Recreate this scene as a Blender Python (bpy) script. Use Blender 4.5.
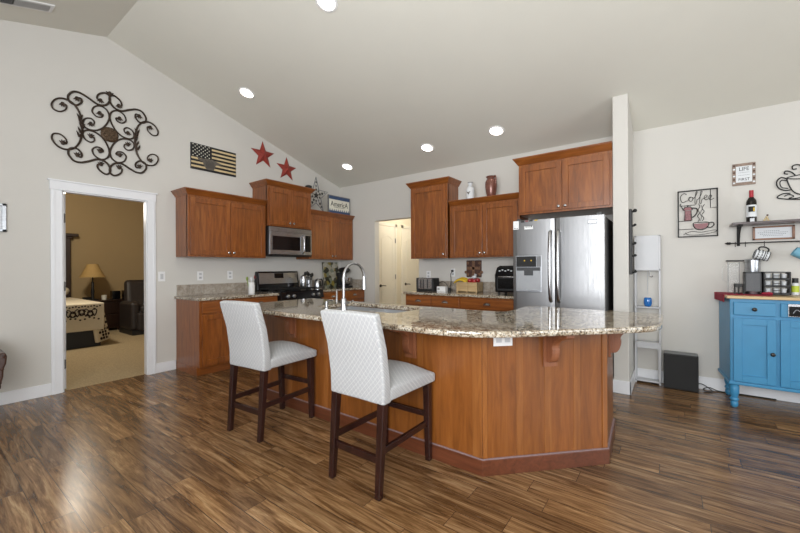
import bpy, bmesh, math, random
from mathutils import Vector, Matrix
random.seed(7)
PI = math.pi
for o in list(bpy.data.objects): bpy.data.objects.remove(o)
scene = bpy.context.scene
COL = scene.collection

# ------------------------------------------------------------------ camera
CAMX, CAMH = 4.924, 1.234
YB = 4.78                       # back wall plane; left wall is x = 0
cam_d = bpy.data.cameras.new('camera')
cam = bpy.data.objects.new('camera', cam_d); COL.objects.link(cam)
cam_d.sensor_fit = 'HORIZONTAL'; cam_d.sensor_width = 36.0
cam_d.lens = 36.0 * 365.1 / 800.0
cam_d.shift_y = (268.1 - 266.5) / 800.0
A, R = math.radians(36.546), math.radians(-0.294)
fwd = Vector((-math.sin(A), math.cos(A), 0)); right = Vector((math.cos(A), math.sin(A), 0)); up = Vector((0, 0, 1))
r2 = right * math.cos(R) + up * math.sin(R); u2 = up * math.cos(R) - right * math.sin(R)
m = Matrix((r2, u2, -fwd)).transposed().to_4x4(); m.translation = Vector((CAMX, 0, CAMH))
cam.matrix_world = m
scene.camera = cam

# ------------------------------------------------------------------ world, exposure, daylight
scene.view_settings.view_transform = 'Standard'
scene.view_settings.look = 'None'
scene.view_settings.gamma = 1.0
scene.view_settings.use_curve_mapping = False
scene.view_settings.exposure = -0.05
W = bpy.data.worlds.new('sky'); scene.world = W; W.use_nodes = True
bg = W.node_tree.nodes['Background']; bg.inputs['Color'].default_value = (0.80, 0.88, 1.0, 1); bg.inputs['Strength'].default_value = 1.0

def area_light(name, loc, target, sx, sy, power, color):
    d = bpy.data.lights.new(name, 'AREA'); d.shape = 'RECTANGLE'; d.size = sx; d.size_y = sy
    d.energy = power; d.color = color
    o = bpy.data.objects.new(name, d); COL.objects.link(o); o.location = loc
    o.rotation_euler = (Vector(target) - Vector(loc)).to_track_quat('-Z', 'Y').to_euler()
    return o
# area lights added as daylight at unseen windows behind and right of camera
area_light('daylight_rear', (6.0, -3.1, 1.5), (6.0, 0.0, 1.5), 1.9, 2.0, 45, (0.96, 0.98, 1.0))
area_light('daylight_rear', (8.2, -3.1, 1.5), (8.0, 0.0, 1.5), 1.6, 2.0, 38, (0.96, 0.98, 1.0))
area_light('daylight_right', (9.1, 1.6, 1.5), (0.0, 1.6, 1.5), 2.8, 2.0, 80, (0.92, 0.97, 1.0))
# added fill light behind the camera, standing in for flash, brightens the ceiling
area_light('ceiling_fill', (4.6, -0.9, 1.7), (3.8, 2.6, 3.5), 2.4, 1.4, 168, (0.95, 0.975, 1.0))

# ------------------------------------------------------------------ materials
def lin(h):
    c = [int(h[i:i+2], 16) / 255 for i in (0, 2, 4)]
    return tuple((x / 12.92 if x <= 0.04045 else ((x + 0.055) / 1.055) ** 2.4) for x in c) + (1,)
def base_mat(name, rough=0.5, metal=0.0):
    m = bpy.data.materials.new(name); m.use_nodes = True
    b = m.node_tree.nodes['Principled BSDF']
    b.inputs['Roughness'].default_value = rough; b.inputs['Metallic'].default_value = metal
    return m, m.node_tree, b
def N(nt, t, **kw):
    n = nt.nodes.new(t)
    for k, v in kw.items(): setattr(n, k, v)
    return n
def coords(nt, scale=(1, 1, 1), rot=(0, 0, 0)):
    tc = N(nt, 'ShaderNodeTexCoord'); mp = N(nt, 'ShaderNodeMapping')
    mp.inputs['Scale'].default_value = scale; mp.inputs['Rotation'].default_value = rot
    nt.links.new(tc.outputs['Object'], mp.inputs['Vector'])
    return mp.outputs['Vector']
def noise(nt, vec, scale, detail=3, rough=0.55, dist=0.0):
    n = N(nt, 'ShaderNodeTexNoise'); n.inputs['Scale'].default_value = scale; n.inputs['Detail'].default_value = detail
    n.inputs['Roughness'].default_value = rough; n.inputs['Distortion'].default_value = dist
    if vec is not None: nt.links.new(vec, n.inputs['Vector'])
    return n
def ramp(nt, fac, stops, interp='LINEAR'):
    r = N(nt, 'ShaderNodeValToRGB'); r.color_ramp.interpolation = interp
    e = r.color_ramp.elements
    while len(e) < len(stops): e.new(0.5)
    for i, (p, c) in enumerate(stops): e[i].position = p; e[i].color = c if not isinstance(c, str) else lin(c)
    nt.links.new(fac, r.inputs['Fac']); return r
def mixc(nt, a, b, fac, mode='MIX'):
    x = N(nt, 'ShaderNodeMix', data_type='RGBA', blend_type=mode)
    for s, v in ((6, a), (7, b), (0, fac)):
        if isinstance(v, (int, float, tuple)): x.inputs[s].default_value = v
        else: nt.links.new(v, x.inputs[s])
    return x.outputs[2]
def bump(nt, b, h, strength=0.1, dist=0.002):
    n = N(nt, 'ShaderNodeBump'); n.inputs['Strength'].default_value = strength; n.inputs['Distance'].default_value = dist
    nt.links.new(h, n.inputs['Height']); nt.links.new(n.outputs['Normal'], b.inputs['Normal'])
def plain(name, hexc, rough=0.5, metal=0.0, var=0.06, scale=9.0, **kw):
    m, nt, b = base_mat(name, rough, metal); c = lin(hexc)
    v = noise(nt, coords(nt), scale)
    lo = tuple(x * (1 - var) for x in c[:3]) + (1,); hi = tuple(min(1, x * (1 + var)) for x in c[:3]) + (1,)
    r = ramp(nt, v.outputs['Fac'], [(0.3, lo), (0.7, hi)])
    nt.links.new(r.outputs['Color'], b.inputs['Base Color'])
    for k, val in kw.items(): b.inputs[k].default_value = val
    return m
def wood(name, dark, mid, light, axis='Z', rough=0.3, coat=0.25):
    m, nt, b = base_mat(name, rough)
    s = {'Z': (9, 9, 0.9), 'X': (0.9, 9, 9), 'Y': (9, 0.9, 9)}[axis]
    g = noise(nt, coords(nt, s), 3.2, 5, 0.6, 0.8)
    big = noise(nt, coords(nt, tuple(q * 0.25 for q in s)), 2.1, 2)
    r = ramp(nt, g.outputs['Fac'], [(0.25, dark), (0.52, mid), (0.8, light)])
    r2_ = ramp(nt, big.outputs['Fac'], [(0.3, (0.82, 0.8, 0.78, 1)), (0.7, (1.08, 1.06, 1.04, 1))])
    nt.links.new(mixc(nt, r.outputs['Color'], r2_.outputs['Color'], 1.0, 'MULTIPLY'), b.inputs['Base Color'])
    b.inputs['Coat Weight'].default_value = coat; b.inputs['Coat Roughness'].default_value = 0.2
    bump(nt, b, g.outputs['Fac'], 0.05)
    return m
def painted(name, hexc, rough=0.75, bscale=140, bs=0.08):
    m = plain(name, hexc, rough, var=0.015, scale=1.3); nt = m.node_tree; b = nt.nodes['Principled BSDF']
    n = noise(nt, coords(nt), bscale, 2); bump(nt, b, n.outputs['Fac'], bs, 0.002)
    return m
def granite(name, tile=False):
    m, nt, b = base_mat(name, 0.06)
    v = coords(nt)
    n1 = noise(nt, v, 48, 5, 0.75, 0.5); n2 = noise(nt, v, 95, 3, 0.75); n3 = noise(nt, v, 9, 2)
    c1 = ramp(nt, n1.outputs['Fac'], [(0.34, '3A3029'), (0.43, '7F6D58'), (0.50, 'B5AA98'), (0.60, 'D2CDC3'), (0.70, '8D8070')])
    c2 = ramp(nt, n2.outputs['Fac'], [(0.425, (0.03, 0.028, 0.025, 1)), (0.475, (1, 1, 1, 1))])
    c3 = ramp(nt, n3.outputs['Fac'], [(0.35, (0.78, 0.72, 0.66, 1)), (0.65, (1.08, 1.08, 1.06, 1))])
    x = mixc(nt, c1.outputs['Color'], c2.outputs['Color'], 0.8, 'MULTIPLY')
    x = mixc(nt, x, c3.outputs['Color'], 1.0, 'MULTIPLY')
    nt.links.new(x, b.inputs['Base Color'])
    b.inputs['Specular IOR Level'].default_value = 0.75
    return m
def brushed(name, hexc, rough=0.3, axis='X'):
    m, nt, b = base_mat(name, rough, 1.0); b.inputs['Base Color'].default_value = lin(hexc)
    s = {'X': (1, 1, 60), 'Z': (60, 60, 1)}[axis]
    n = noise(nt, coords(nt, s), 8, 2)
    r = ramp(nt, n.outputs['Fac'], [(0.3, (rough * .8,) * 3 + (1,)), (0.7, (rough * 1.25,) * 3 + (1,))])
    nt.links.new(r.outputs['Color'], b.inputs['Roughness'])
    c = ramp(nt, n.outputs['Fac'], [(0.3, tuple(q * .93 for q in lin(hexc)[:3]) + (1,)), (0.7, hexc)])
    nt.links.new(c.outputs['Color'], b.inputs['Base Color'])
    return m
def emissive(name, hexc, strength):
    m, nt, b = base_mat(name, 0.5); b.inputs['Base Color'].default_value = lin(hexc)
    b.inputs['Emission Color'].default_value = lin(hexc); b.inputs['Emission Strength'].default_value = strength
    return m
def glassy(name, hexc='F4F8F8', rough=0.02, alpha=0.25):
    m, nt, b = base_mat(name, rough); b.inputs['Base Color'].default_value = lin(hexc)
    b.inputs['Alpha'].default_value = alpha; b.inputs['Specular IOR Level'].default_value = 0.8
    return m

def floor_mat():
    m, nt, b = base_mat('wood_plank_floor', 0.27)
    v = coords(nt)
    sp = N(nt, 'ShaderNodeSeparateXYZ'); nt.links.new(v, sp.inputs[0])
    def mth(op, a, b_=None):
        q = N(nt, 'ShaderNodeMath', operation=op)
        for k_, w_ in enumerate((a, b_)):
            if w_ is None: continue
            if isinstance(w_, (int, float)): q.inputs[k_].default_value = w_
            else: nt.links.new(w_, q.inputs[k_])
        return q.outputs[0]
    row = mth('FLOOR', mth('DIVIDE', sp.outputs['Y'], 0.127))
    wn = N(nt, 'ShaderNodeTexWhiteNoise', noise_dimensions='1D'); nt.links.new(row, wn.inputs['W'])
    xs = mth('ADD', sp.outputs['X'], mth('MULTIPLY', wn.outputs['Value'], 5.0))
    cb = N(nt, 'ShaderNodeCombineXYZ'); nt.links.new(xs, cb.inputs[0]); nt.links.new(sp.outputs['Y'], cb.inputs[1])
    br = N(nt, 'ShaderNodeTexBrick'); nt.links.new(cb.outputs[0], br.inputs['Vector'])
    br.inputs['Scale'].default_value = 1.0; br.inputs['Brick Width'].default_value = 0.92; br.inputs['Row Height'].default_value = 0.127
    br.inputs['Mortar Size'].default_value = 0.0016; br.inputs['Mortar Smooth'].default_value = 0.1
    br.offset = 0.0; br.offset_frequency = 2; br.squash = 1.0
    br.inputs['Color1'].default_value = (0, 0, 0, 1); br.inputs['Color2'].default_value = (1, 1, 1, 1); br.inputs['Mortar'].default_value = (0.5, 0.5, 0.5, 1)
    # each plank offsets the grain pattern
    ad = N(nt, 'ShaderNodeVectorMath', operation='MULTIPLY_ADD')
    nt.links.new(br.outputs['Color'], ad.inputs[0]); ad.inputs[1].default_value = (37, 13, 5); nt.links.new(v, ad.inputs[2])
    mp = N(nt, 'ShaderNodeMapping'); mp.inputs['Scale'].default_value = (0.85, 9.5, 1); nt.links.new(ad.outputs[0], mp.inputs['Vector'])
    g = noise(nt, mp.outputs['Vector'], 2.3, 8, 0.68, 1.1)
    mp2 = N(nt, 'ShaderNodeMapping'); mp2.inputs['Scale'].default_value = (2.0, 40, 1); nt.links.new(ad.outputs[0], mp2.inputs['Vector'])
    f = noise(nt, mp2.outputs['Vector'], 3.5, 4, 0.65, 0.6)
    c = ramp(nt, g.outputs['Fac'], [(0.29, '382416'), (0.41, '5F4429'), (0.54, '866645'), (0.72, 'AE916C')])
    tone = ramp(nt, br.outputs['Color'], [(0.0, (0.68, 0.64, 0.62, 1)), (0.5, (0.95, 0.94, 0.94, 1)), (1.0, (1.2, 1.18, 1.15, 1))])
    fine = ramp(nt, f.outputs['Fac'], [(0.32, (0.68, 0.65, 0.62, 1)), (0.6, (1.08, 1.08, 1.08, 1))])
    x = mixc(nt, c.outputs['Color'], tone.outputs['Color'], 1.0, 'MULTIPLY')
    x = mixc(nt, x, fine.outputs['Color'], 1.0, 'MULTIPLY')
    x = mixc(nt, x, lin('3A281C'), br.outputs['Fac'])
    nt.links.new(x, b.inputs['Base Color'])
    rr = ramp(nt, g.outputs['Fac'], [(0.3, (0.28,) * 3 + (1,)), (0.7, (0.21,) * 3 + (1,))])
    nt.links.new(rr.outputs['Color'], b.inputs['Roughness'])
    bump(nt, b, f.outputs['Fac'], 0.06, 0.001)
    return m
def fabric_mat():
    m, nt, b = base_mat('grey_patterned_fabric', 0.9)
    tc = coords(nt, (1, 1, 1))
    # diamond lattice from two diagonal sine waves
    sp = N(nt, 'ShaderNodeSeparateXYZ'); nt.links.new(tc, sp.inputs[0])
    yz = N(nt, 'ShaderNodeMath', operation='ADD'); nt.links.new(sp.outputs['Y'], yz.inputs[0]); nt.links.new(sp.outputs['Z'], yz.inputs[1])
    def wave(sign):
        a = N(nt, 'ShaderNodeMath', operation='ADD' if sign > 0 else 'SUBTRACT')
        nt.links.new(sp.outputs['X'], a.inputs[0]); nt.links.new(yz.outputs[0], a.inputs[1])
        s_ = N(nt, 'ShaderNodeMath', operation='MULTIPLY'); nt.links.new(a.outputs[0], s_.inputs[0]); s_.inputs[1].default_value = 95
        k = N(nt, 'ShaderNodeMath', operation='SINE'); nt.links.new(s_.outputs[0], k.inputs[0])
        ab = N(nt, 'ShaderNodeMath', operation='ABSOLUTE'); nt.links.new(k.outputs[0], ab.inputs[0]); return ab.outputs[0]
    mn = N(nt, 'ShaderNodeMath', operation='MINIMUM'); nt.links.new(wave(1), mn.inputs[0]); nt.links.new(wave(-1), mn.inputs[1])
    w = noise(nt, tc, 260, 2)
    r = ramp(nt, mn.outputs[0], [(0.0, 'C6C6C4'), (0.14, 'BDBDBC'), (0.32, 'A3A4A6'), (1.0, 'AAABAD')])
    r2_ = ramp(nt, w.outputs['Fac'], [(0.35, (0.88, 0.88, 0.88, 1)), (0.65, (1.05, 1.05, 1.05, 1))])
    nt.links.new(mixc(nt, r.outputs['Color'], r2_.outputs['Color'], 1.0, 'MULTIPLY'), b.inputs['Base Color'])
    bump(nt, b, w.outputs['Fac'], 0.15, 0.001)
    b.inputs['Sheen Weight'].default_value = 0.15
    return m

M = {}
M['wall'] = painted('warm_white_wall_paint', 'CDCAC4')
M['ceil'] = painted('ceiling_paint', 'DCDAD0', 0.85, 60, 0.25)
M['trim'] = plain('white_trim_paint', 'E6E7EA', 0.35, var=0.01)
M['tan'] = painted('tan_bedroom_paint', 'A8916A')
M['hall'] = painted('cream_hall_paint', 'DED6C2')
M['floor'] = floor_mat()
M['carpet'] = plain('beige_carpet', 'A3906E', 0.95, var=0.22, scale=60)
M['cab'] = wood('cherry_cabinet_wood', '643616', '884D20', 'A2652E', 'Z')
M['cabh'] = wood('cherry_cabinet_wood_sideways', '643616', '884D20', 'A2652E', 'Y')
M['cabx'] = wood('cherry_cabinet_wood_along_back', '643616', '884D20', 'A2652E', 'X')
M['isl'] = wood('island_panel_wood', '683A14', '814B1D', '905A28', 'Z', 0.32)
M['islstile'] = wood('island_light_stile_wood', '76451B', '8A5425', '96612F', 'Z', 0.32)
M['islbase'] = wood('island_base_moulding_wood', '4C2715', '61341F', '70402A', 'X', 0.35)
M['granite'] = granite('speckled_granite')
def tile_mat():
    m, nt, b = base_mat('stone_backsplash_tile', 0.35)
    v = coords(nt); n1 = noise(nt, v, 22, 4, 0.7, 0.4)
    c = ramp(nt, n1.outputs['Fac'], [(0.3, '85796C'), (0.5, 'A0968A'), (0.7, 'B5ACA1')])
    nt.links.new(c.outputs['Color'], b.inputs['Base Color']); return m
M['tile'] = tile_mat()
M['grout'] = plain('tile_grout', 'B9B2A8', 0.8)
M['steel'] = brushed('brushed_stainless', 'B2B4B8', 0.32)
M['steelv'] = brushed('brushed_stainless_door', '8F8F90', 0.40, 'Z')
M['chrome'] = plain('polished_nickel', 'B4B4B6', 0.26, 1.0, 0.02)
M['sdark'] = plain('dark_appliance_side', '3A3B3D', 0.45)
M['black'] = plain('black_gloss', '0E0E10', 0.12)
M['blackm'] = plain('black_matte', '161617', 0.5)
M['iron'] = plain('cast_iron', '1A1A1B', 0.55, 0.3)
M['fabric'] = fabric_mat()
M['legwood'] = wood('espresso_leg_wood', '1C0E0B', '2B1512', '391D17', 'Z', 0.25)
M['rustiron'] = plain('bronzed_wrought_iron', '40342B', 0.5, 0.6, 0.25, 40)
M['medal'] = plain('antique_bronze', '5C4A38', 0.5, 0.5, 0.4, 50)
M['red'] = plain('rust_red_tin', '93362C', 0.5, 0.2, 0.15, 20)
M['blue'] = plain('sky_blue_paint', '3982AC', 0.38, var=0.04)
M['butcher'] = wood('pale_butcher_block', 'B79A6C', 'C9AE80', 'D6BE93', 'X', 0.4)
M['redcloth'] = plain('dark_red_cloth', '8C1730', 0.9, var=0.12, scale=60)
M['white'] = plain('white_plastic', 'E8E8E8', 0.35, var=0.01)
M['whitem'] = plain('white_painted_metal', 'BFC0C3', 0.4, var=0.02)
M['glass'] = glassy('clear_glass', alpha=0.10)
M['lampon'] = emissive('lit_downlight', 'FFF6E4', 9.0)
M['dkwood'] = wood('dark_walnut_wood', '1E120C', '2C1B12', '3A2418', 'Z', 0.35)
M['redwood'] = wood('carved_mahogany', '2E1810', '42261A', '573525', 'Z', 0.3)
M['greycush'] = plain('grey_beige_upholstery', 'B9B3A8', 0.9, var=0.1, scale=70)
M['leather'] = plain('dark_brown_leather', '2A2320', 0.5, var=0.15, scale=20)
M['copper'] = plain('copper_pink_glaze', '7E5348', 0.25, 0.25, 0.25, 14)
M['ink'] = plain('black_ink', '181818', 0.7)
M['navy'] = plain('navy_blue_paint', '33486C', 0.6, var=0.1)
M['cream'] = plain('cream_paint', 'D9D6C8', 0.7)
M['tanstripe'] = plain('tan_wood_stripe', 'C9B48A', 0.6, var=0.12, scale=18)
M['greymark'] = plain('grey_engraving', '5E5850', 0.7)
M['yellow'] = plain('banana_yellow', 'D9B32A', 0.5, var=0.1)
M['apple'] = plain('red_apple_skin', '9C1F22', 0.3, var=0.15)
M['crate'] = wood('light_crate_wood', 'A2875E', 'B99E74', 'C9B188', 'X', 0.6)
M['plaque'] = plain('brown_carved_wood', '4C3026', 0.6, var=0.3, scale=45)
M['green'] = plain('green_handle', '7A8F3A', 0.5)
M['blueglass'] = plain('cobalt_blue_glass', '1C66B0', 0.08, **{'Coat Weight': 0.6})
M['maroon'] = plain('maroon_enamel', '7E3F44', 0.4, var=0.15)
M['oak'] = wood('oak_picture_frame', '6B4428', '84583A', '9A6B48', 'X', 0.45)
M['paper'] = plain('white_paper', 'DADDE0', 0.6, var=0.01)
M['pageink'] = plain('pale_grey_ink', '8F9398', 0.7)
M['shelfwood'] = wood('dark_stained_shelf', '3F3431', '54474A', '665957', 'X', 0.4)
M['tanframe'] = plain('weathered_tan_wood', '8E7B6E', 0.7, var=.2, scale=60)
M['sinksteel'] = plain('satin_sink_steel', '9FA1A4', 0.5, 0.55)
M['capstrip'] = plain('pale_edge_strip', '8A7678', 0.5, var=.15, scale=30)
M['plaquelight'] = plain('worn_brown_carving', '77563F', 0.6, var=.3, scale=50)
M['corbelwood'] = wood('pinkish_corbel_wood', '74452C', '8C573A', '9E694A', 'Z', 0.35)
M['wine'] = plain('dark_wine_glass', '14100F', 0.06)
M['foilred'] = plain('red_foil', 'A51F2E', 0.3)
M['teal'] = plain('pale_blue_glaze', '6FA6BD', 0.25)
M['grey'] = plain('mid_grey_plastic', '77787A', 0.45)
M['pattern'] = plain('cream_quilt_cloth', 'CFC4AC', 0.9, var=0.03)
M['brownink'] = plain('dark_brown_embroidery', '2E2018', 0.9)
M['quiltbase'] = plain('tan_quilt_side', 'A8947A', 0.9)
M['shade'] = plain('parchment_lamp_shade', 'A88A55', 0.8)
M['lime'] = plain('lime_label', 'B5C43A', 0.5)
M['pewter'] = plain('pewter_knob', '3B3836', 0.3, 0.8)
M['warmdoor'] = plain('cream_door_paint', 'E6E0D2', 0.4, var=0.01)
M['caddy'] = plain('charcoal_mesh', '5B5D60', 0.6, var=0.12, scale=120)

# ------------------------------------------------------------------ builders
class MB:
    """collects shapes in one bmesh; matrix T maps local to world"""
    def __init__(s, T=None): s.bm = bmesh.new(); s.T = T or Matrix.Identity(4)
    def _v(s, p): return s.bm.verts.new(s.T @ Vector(p))
    def box(s, x0, x1, y0, y1, z0, z1):
        v = [s._v(p) for p in ((x0,y0,z0),(x1,y0,z0),(x1,y1,z0),(x0,y1,z0),(x0,y0,z1),(x1,y0,z1),(x1,y1,z1),(x0,y1,z1))]
        for f in ((3,2,1,0),(4,5,6,7),(0,1,5,4),(1,2,6,5),(2,3,7,6),(3,0,4,7)): s.bm.faces.new([v[i] for i in f])
        return s
    def hexa(s, pts):
        v = [s._v(p) for p in pts]
        for f in ((3,2,1,0),(4,5,6,7),(0,1,5,4),(1,2,6,5),(2,3,7,6),(3,0,4,7)): s.bm.faces.new([v[i] for i in f])
        return s
    def prism(s, poly, lift):
        """poly: list of 3D points (planar), lift: 3D offset"""
        L = Vector(lift); a = [s._v(p) for p in poly]; b = [s._v(Vector(p) + L) for p in poly]
        n = len(poly); s.bm.faces.new(a[::-1]); s.bm.faces.new(b)
        for i in range(n): s.bm.faces.new((a[i], a[(i+1) % n], b[(i+1) % n], b[i]))
        return s
    def tube(s, pts, r, seg=8, closed=False, caps=True, rs=None):
        pts = [Vector(p) for p in pts]; n = len(pts); rings = []
        prev = None
        for i, p in enumerate(pts):
            if closed: t = pts[(i+1) % n] - pts[i-1]
            else: t = pts[min(i+1, n-1)] - pts[max(i-1, 0)]
            if t.length < 1e-9: t = Vector((0, 0, 1))
            t.normalize()
            if prev is None:
                a = Vector((0, 0, 1)) if abs(t.z) < .9 else Vector((1, 0, 0)); nrm = (a - t * a.dot(t)).normalized()
            else:
                nrm = prev - t * prev.dot(t)
                nrm = nrm.normalized() if nrm.length > 1e-6 else prev
            prev = nrm; bn = t.cross(nrm); rr = rs[i] if rs else r
            rings.append([s._v(p + nrm * (rr * math.cos(2*PI*k/seg)) + bn * (rr * math.sin(2*PI*k/seg))) for k in range(seg)])
        for i in range(n if closed else n - 1):
            a, b = rings[i], rings[(i+1) % n]
            for k in range(seg): s.bm.faces.new((a[k], a[(k+1) % seg], b[(k+1) % seg], b[k]))
        if caps and not closed: s.bm.faces.new(rings[0][::-1]); s.bm.faces.new(rings[-1])
        return s
    def lathe(s, prof, o=(0, 0, 0), seg=24, axis='Z', squash=(1, 1)):
        """prof: [(r, h)] bottom to top"""
        O = Vector(o); rings = []
        def P(x, y, h):
            if axis == 'Z': return O + Vector((x, y, h))
            if axis == 'X': return O + Vector((h, x, y))
            return O + Vector((x, h, y))
        for r, h in prof:
            if r < 1e-6: rings.append([s._v(P(0, 0, h))])
            else: rings.append([s._v(P(r*squash[0]*math.cos(2*PI*k/seg), r*squash[1]*math.sin(2*PI*k/seg), h)) for k in range(seg)])
        for a, b in zip(rings, rings[1:]):
            for k in range(seg):
                q = (k+1) % seg
                if len(a) == 1 and len(b) == 1: continue
                if len(a) == 1: s.bm.faces.new((a[0], b[q], b[k]))
                elif len(b) == 1: s.bm.faces.new((a[k], a[q], b[0]))
                else: s.bm.faces.new((a[k], a[q], b[q], b[k]))
        if len(rings[0]) > 1: s.bm.faces.new(rings[0][::-1])
        if len(rings[-1]) > 1: s.bm.faces.new(rings[-1])
        return s
    def ball(s, c, r, seg=14, sq=(1, 1, 1)):
        c = Vector(c); n = seg // 2; prof = []
        rings = []
        for i in range(n + 1):
            th = PI * i / n; rr = math.sin(th) * r; h = -math.cos(th) * r
            if i in (0, n): rings.append([s._v(c + Vector((0, 0, h*sq[2])))])
            else: rings.append([s._v(c + Vector((rr*sq[0]*math.cos(2*PI*k/seg), rr*sq[1]*math.sin(2*PI*k/seg), h*sq[2]))) for k in range(seg)])
        for a, b in zip(rings, rings[1:]):
            for k in range(seg):
                q = (k+1) % seg
                if len(a) == 1: s.bm.faces.new((a[0], b[q], b[k]))
                elif len(b) == 1: s.bm.faces.new((a[k], a[q], b[0]))
                else: s.bm.faces.new((a[k], a[q], b[q], b[k]))
        return s
    def build(s, name, m, parent=None, bev=0.0, smooth=False, seg=2, sub=0):
        bmesh.ops.recalc_face_normals(s.bm, faces=s.bm.faces)
        root = parent
        while root is not None and root.parent is not None: root = root.parent
        if root is not None: bmesh.ops.translate(s.bm, verts=s.bm.verts, vec=-root.location)
        me = bpy.data.meshes.new(name); s.bm.to_mesh(me); s.bm.free()
        o = bpy.data.objects.new(name, me); COL.objects.link(o); me.materials.append(M[m] if isinstance(m, str) else m)
        if parent is not None: o.parent = parent
        if bev > 0:
            md = o.modifiers.new('bevel', 'BEVEL'); md.width = bev; md.segments = seg; md.limit_method = 'ANGLE'; md.angle_limit = math.radians(35)
        if smooth:
            for p in me.polygons: p.use_smooth = True
            md = o.modifiers.new('edges', 'EDGE_SPLIT'); md.split_angle = math.radians(46)
        if sub:
            md = o.modifiers.new('sub', 'SUBSURF'); md.levels = sub; md.render_levels = sub
        return o
def tag(o, label, cat, group=None, kind=None):
    o['label'] = label; o['category'] = cat
    if group: o['group'] = group
    if kind: o['kind'] = kind
    return o
def thing(name, label, cat, loc=(0, 0, 0), group=None):
    o = bpy.data.objects.new(name, None); COL.objects.link(o); o.location = loc; o.empty_display_size = 0.1
    return tag(o, label, cat, group)
def struct(name, mb, m, parent=None, **kw):
    o = mb.build(name, m, parent, **kw)
    o['kind'] = 'structure'
    return o
def copy_tree(o, parent=None):
    c = o.copy(); COL.objects.link(c)
    if parent is not None: c.parent = parent
    for ch in list(o.children): copy_tree(ch, c)
    return c
def catmull(P, n=8, closed=False):
    P = [Vector(p) for p in P]; out = []; L = len(P)
    rng = range(L) if closed else range(L - 1)
    for i in rng:
        g = lambda k: P[k % L] if closed else P[max(0, min(L-1, k))]
        p0, p1, p2, p3 = g(i-1), g(i), g(i+1), g(i+2)
        for k in range(n):
            t = k / n
            out.append(0.5 * ((2*p1) + (p2-p0)*t + (2*p0-5*p1+4*p2-p3)*t*t + (3*p1-p0-3*p2+p3)*t**3))
    if not closed: out.append(P[-1])
    return out
def text_mesh(name, txt, size, m, parent, loc, face, depth=0.001, align='CENTER', sx=1.0):
    """face 'X': reads on a wall facing +x (left wall); 'Y': on a wall facing -y (back wall). loc is world"""
    cu = bpy.data.curves.new(name, 'FONT'); cu.body = txt; cu.size = size; cu.extrude = depth; cu.align_x = align; cu.align_y = 'CENTER'
    tmp = bpy.data.objects.new('tmp', cu); COL.objects.link(tmp)
    dg = bpy.context.evaluated_depsgraph_get(); me = bpy.data.meshes.new_from_object(tmp.evaluated_get(dg))
    bpy.data.objects.remove(tmp)
    if face == 'X': T = Matrix(((0, 0, 1, 0), (sx, 0, 0, 0), (0, 1, 0, 0), (0, 0, 0, 1)))
    else: T = Matrix(((sx, 0, 0, 0), (0, 0, -1, 0), (0, 1, 0, 0), (0, 0, 0, 1)))
    root = parent
    while root.parent is not None: root = root.parent
    T = Matrix.Translation(Vector(loc) - root.location) @ T
    me.transform(T); me.name = name; me.materials.clear(); me.materials.append(M[m])
    o = bpy.data.objects.new(name, me); COL.objects.link(o); o.parent = parent
    return o

TX = Matrix(((0, 1, 0, 0), (1, 0, 0, 0), (0, 0, 1, 0), (0, 0, 0, 1)))          # (a, out, z) -> x = out, y = a
def TBK(y0=YB): return Matrix(((1, 0, 0, 0), (0, -1, 0, y0), (0, 0, 1, 0), (0, 0, 0, 1)))  # (a, out, z) -> y = y0 - out
TB = TBK()

# ------------------------------------------------------------------ the room
SL = 0.299; CZ = 2.725; RY = 1.30; RZ = CZ + SL * (YB - RY)
def ceil_z(y): return CZ + SL * (YB - y) if y >= RY else RZ - SL * (RY - y)
XR, YF, XL = 9.2, -3.2, 0.0
struct('floor', MB().box(XL, XR + .1, YF - .1, YB + .12, -0.05, 0).box(0.4, 1.95, YB + .12, 7.2, -0.05, 0)  .box(-0.05, 0, 0.93, 1.672, -0.05, 0), 'floor')
# left wall with the bedroom doorway (y 0.93-1.648, z 2.035)
D0, D1, DZ = 0.93, 1.672, 2.035
def wall_x(y0, y1, z0=0.0):
    pts = [(0, y0, z0), (0, y1, z0), (0, y1, ceil_z(y1))]
    if y0 < RY < y1: pts.append((0, RY, RZ))
    pts.append((0, y0, ceil_z(y0))); return pts
w = MB()
w.prism(wall_x(YF, D0), (-0.08, 0, 0)); w.prism(wall_x(D0, D1, DZ), (-0.08, 0, 0)); w.prism(wall_x(D1, YB), (-0.08, 0, 0))
struct('wall_left', w, 'wall')
# back wall with the hall opening (x 0.843-1.75, z 2.045)
w = MB().box(-0.12, 0.843, YB, YB + .12, 0, CZ).box(0.843, 1.75, YB, YB + .12, 2.045, CZ).box(1.75, XR, YB, YB + .12, 0, CZ)
struct('wall_back', w, 'wall')
# short wing wall beside the fridge
w = MB().prism([(4.468, 4.15, 0), (4.468, YB, 0), (4.468, YB, ceil_z(YB)), (4.468, 4.15, ceil_z(4.15))], (0.13, 0, 0))
struct('wall_wing', w, 'wall', bev=0.006)
# ceiling, two slopes meeting at a ridge
w = MB()
w.prism([(XL - .12, YB + .12, CZ - SL * .12), (XL - .12, RY, RZ), (XL - .12, RY, RZ + .1), (XL - .12, YB + .12, CZ + .1)], (XR + .24, 0, 0))
w.prism([(XL - .12, RY, RZ), (XL - .12, YF - .1, ceil_z(YF - .1)), (XL - .12, YF - .1, ceil_z(YF - .1) + .1), (XL - .12, RY, RZ + .1)], (XR + .24, 0, 0))
struct('ceiling', w, 'ceil')
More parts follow.
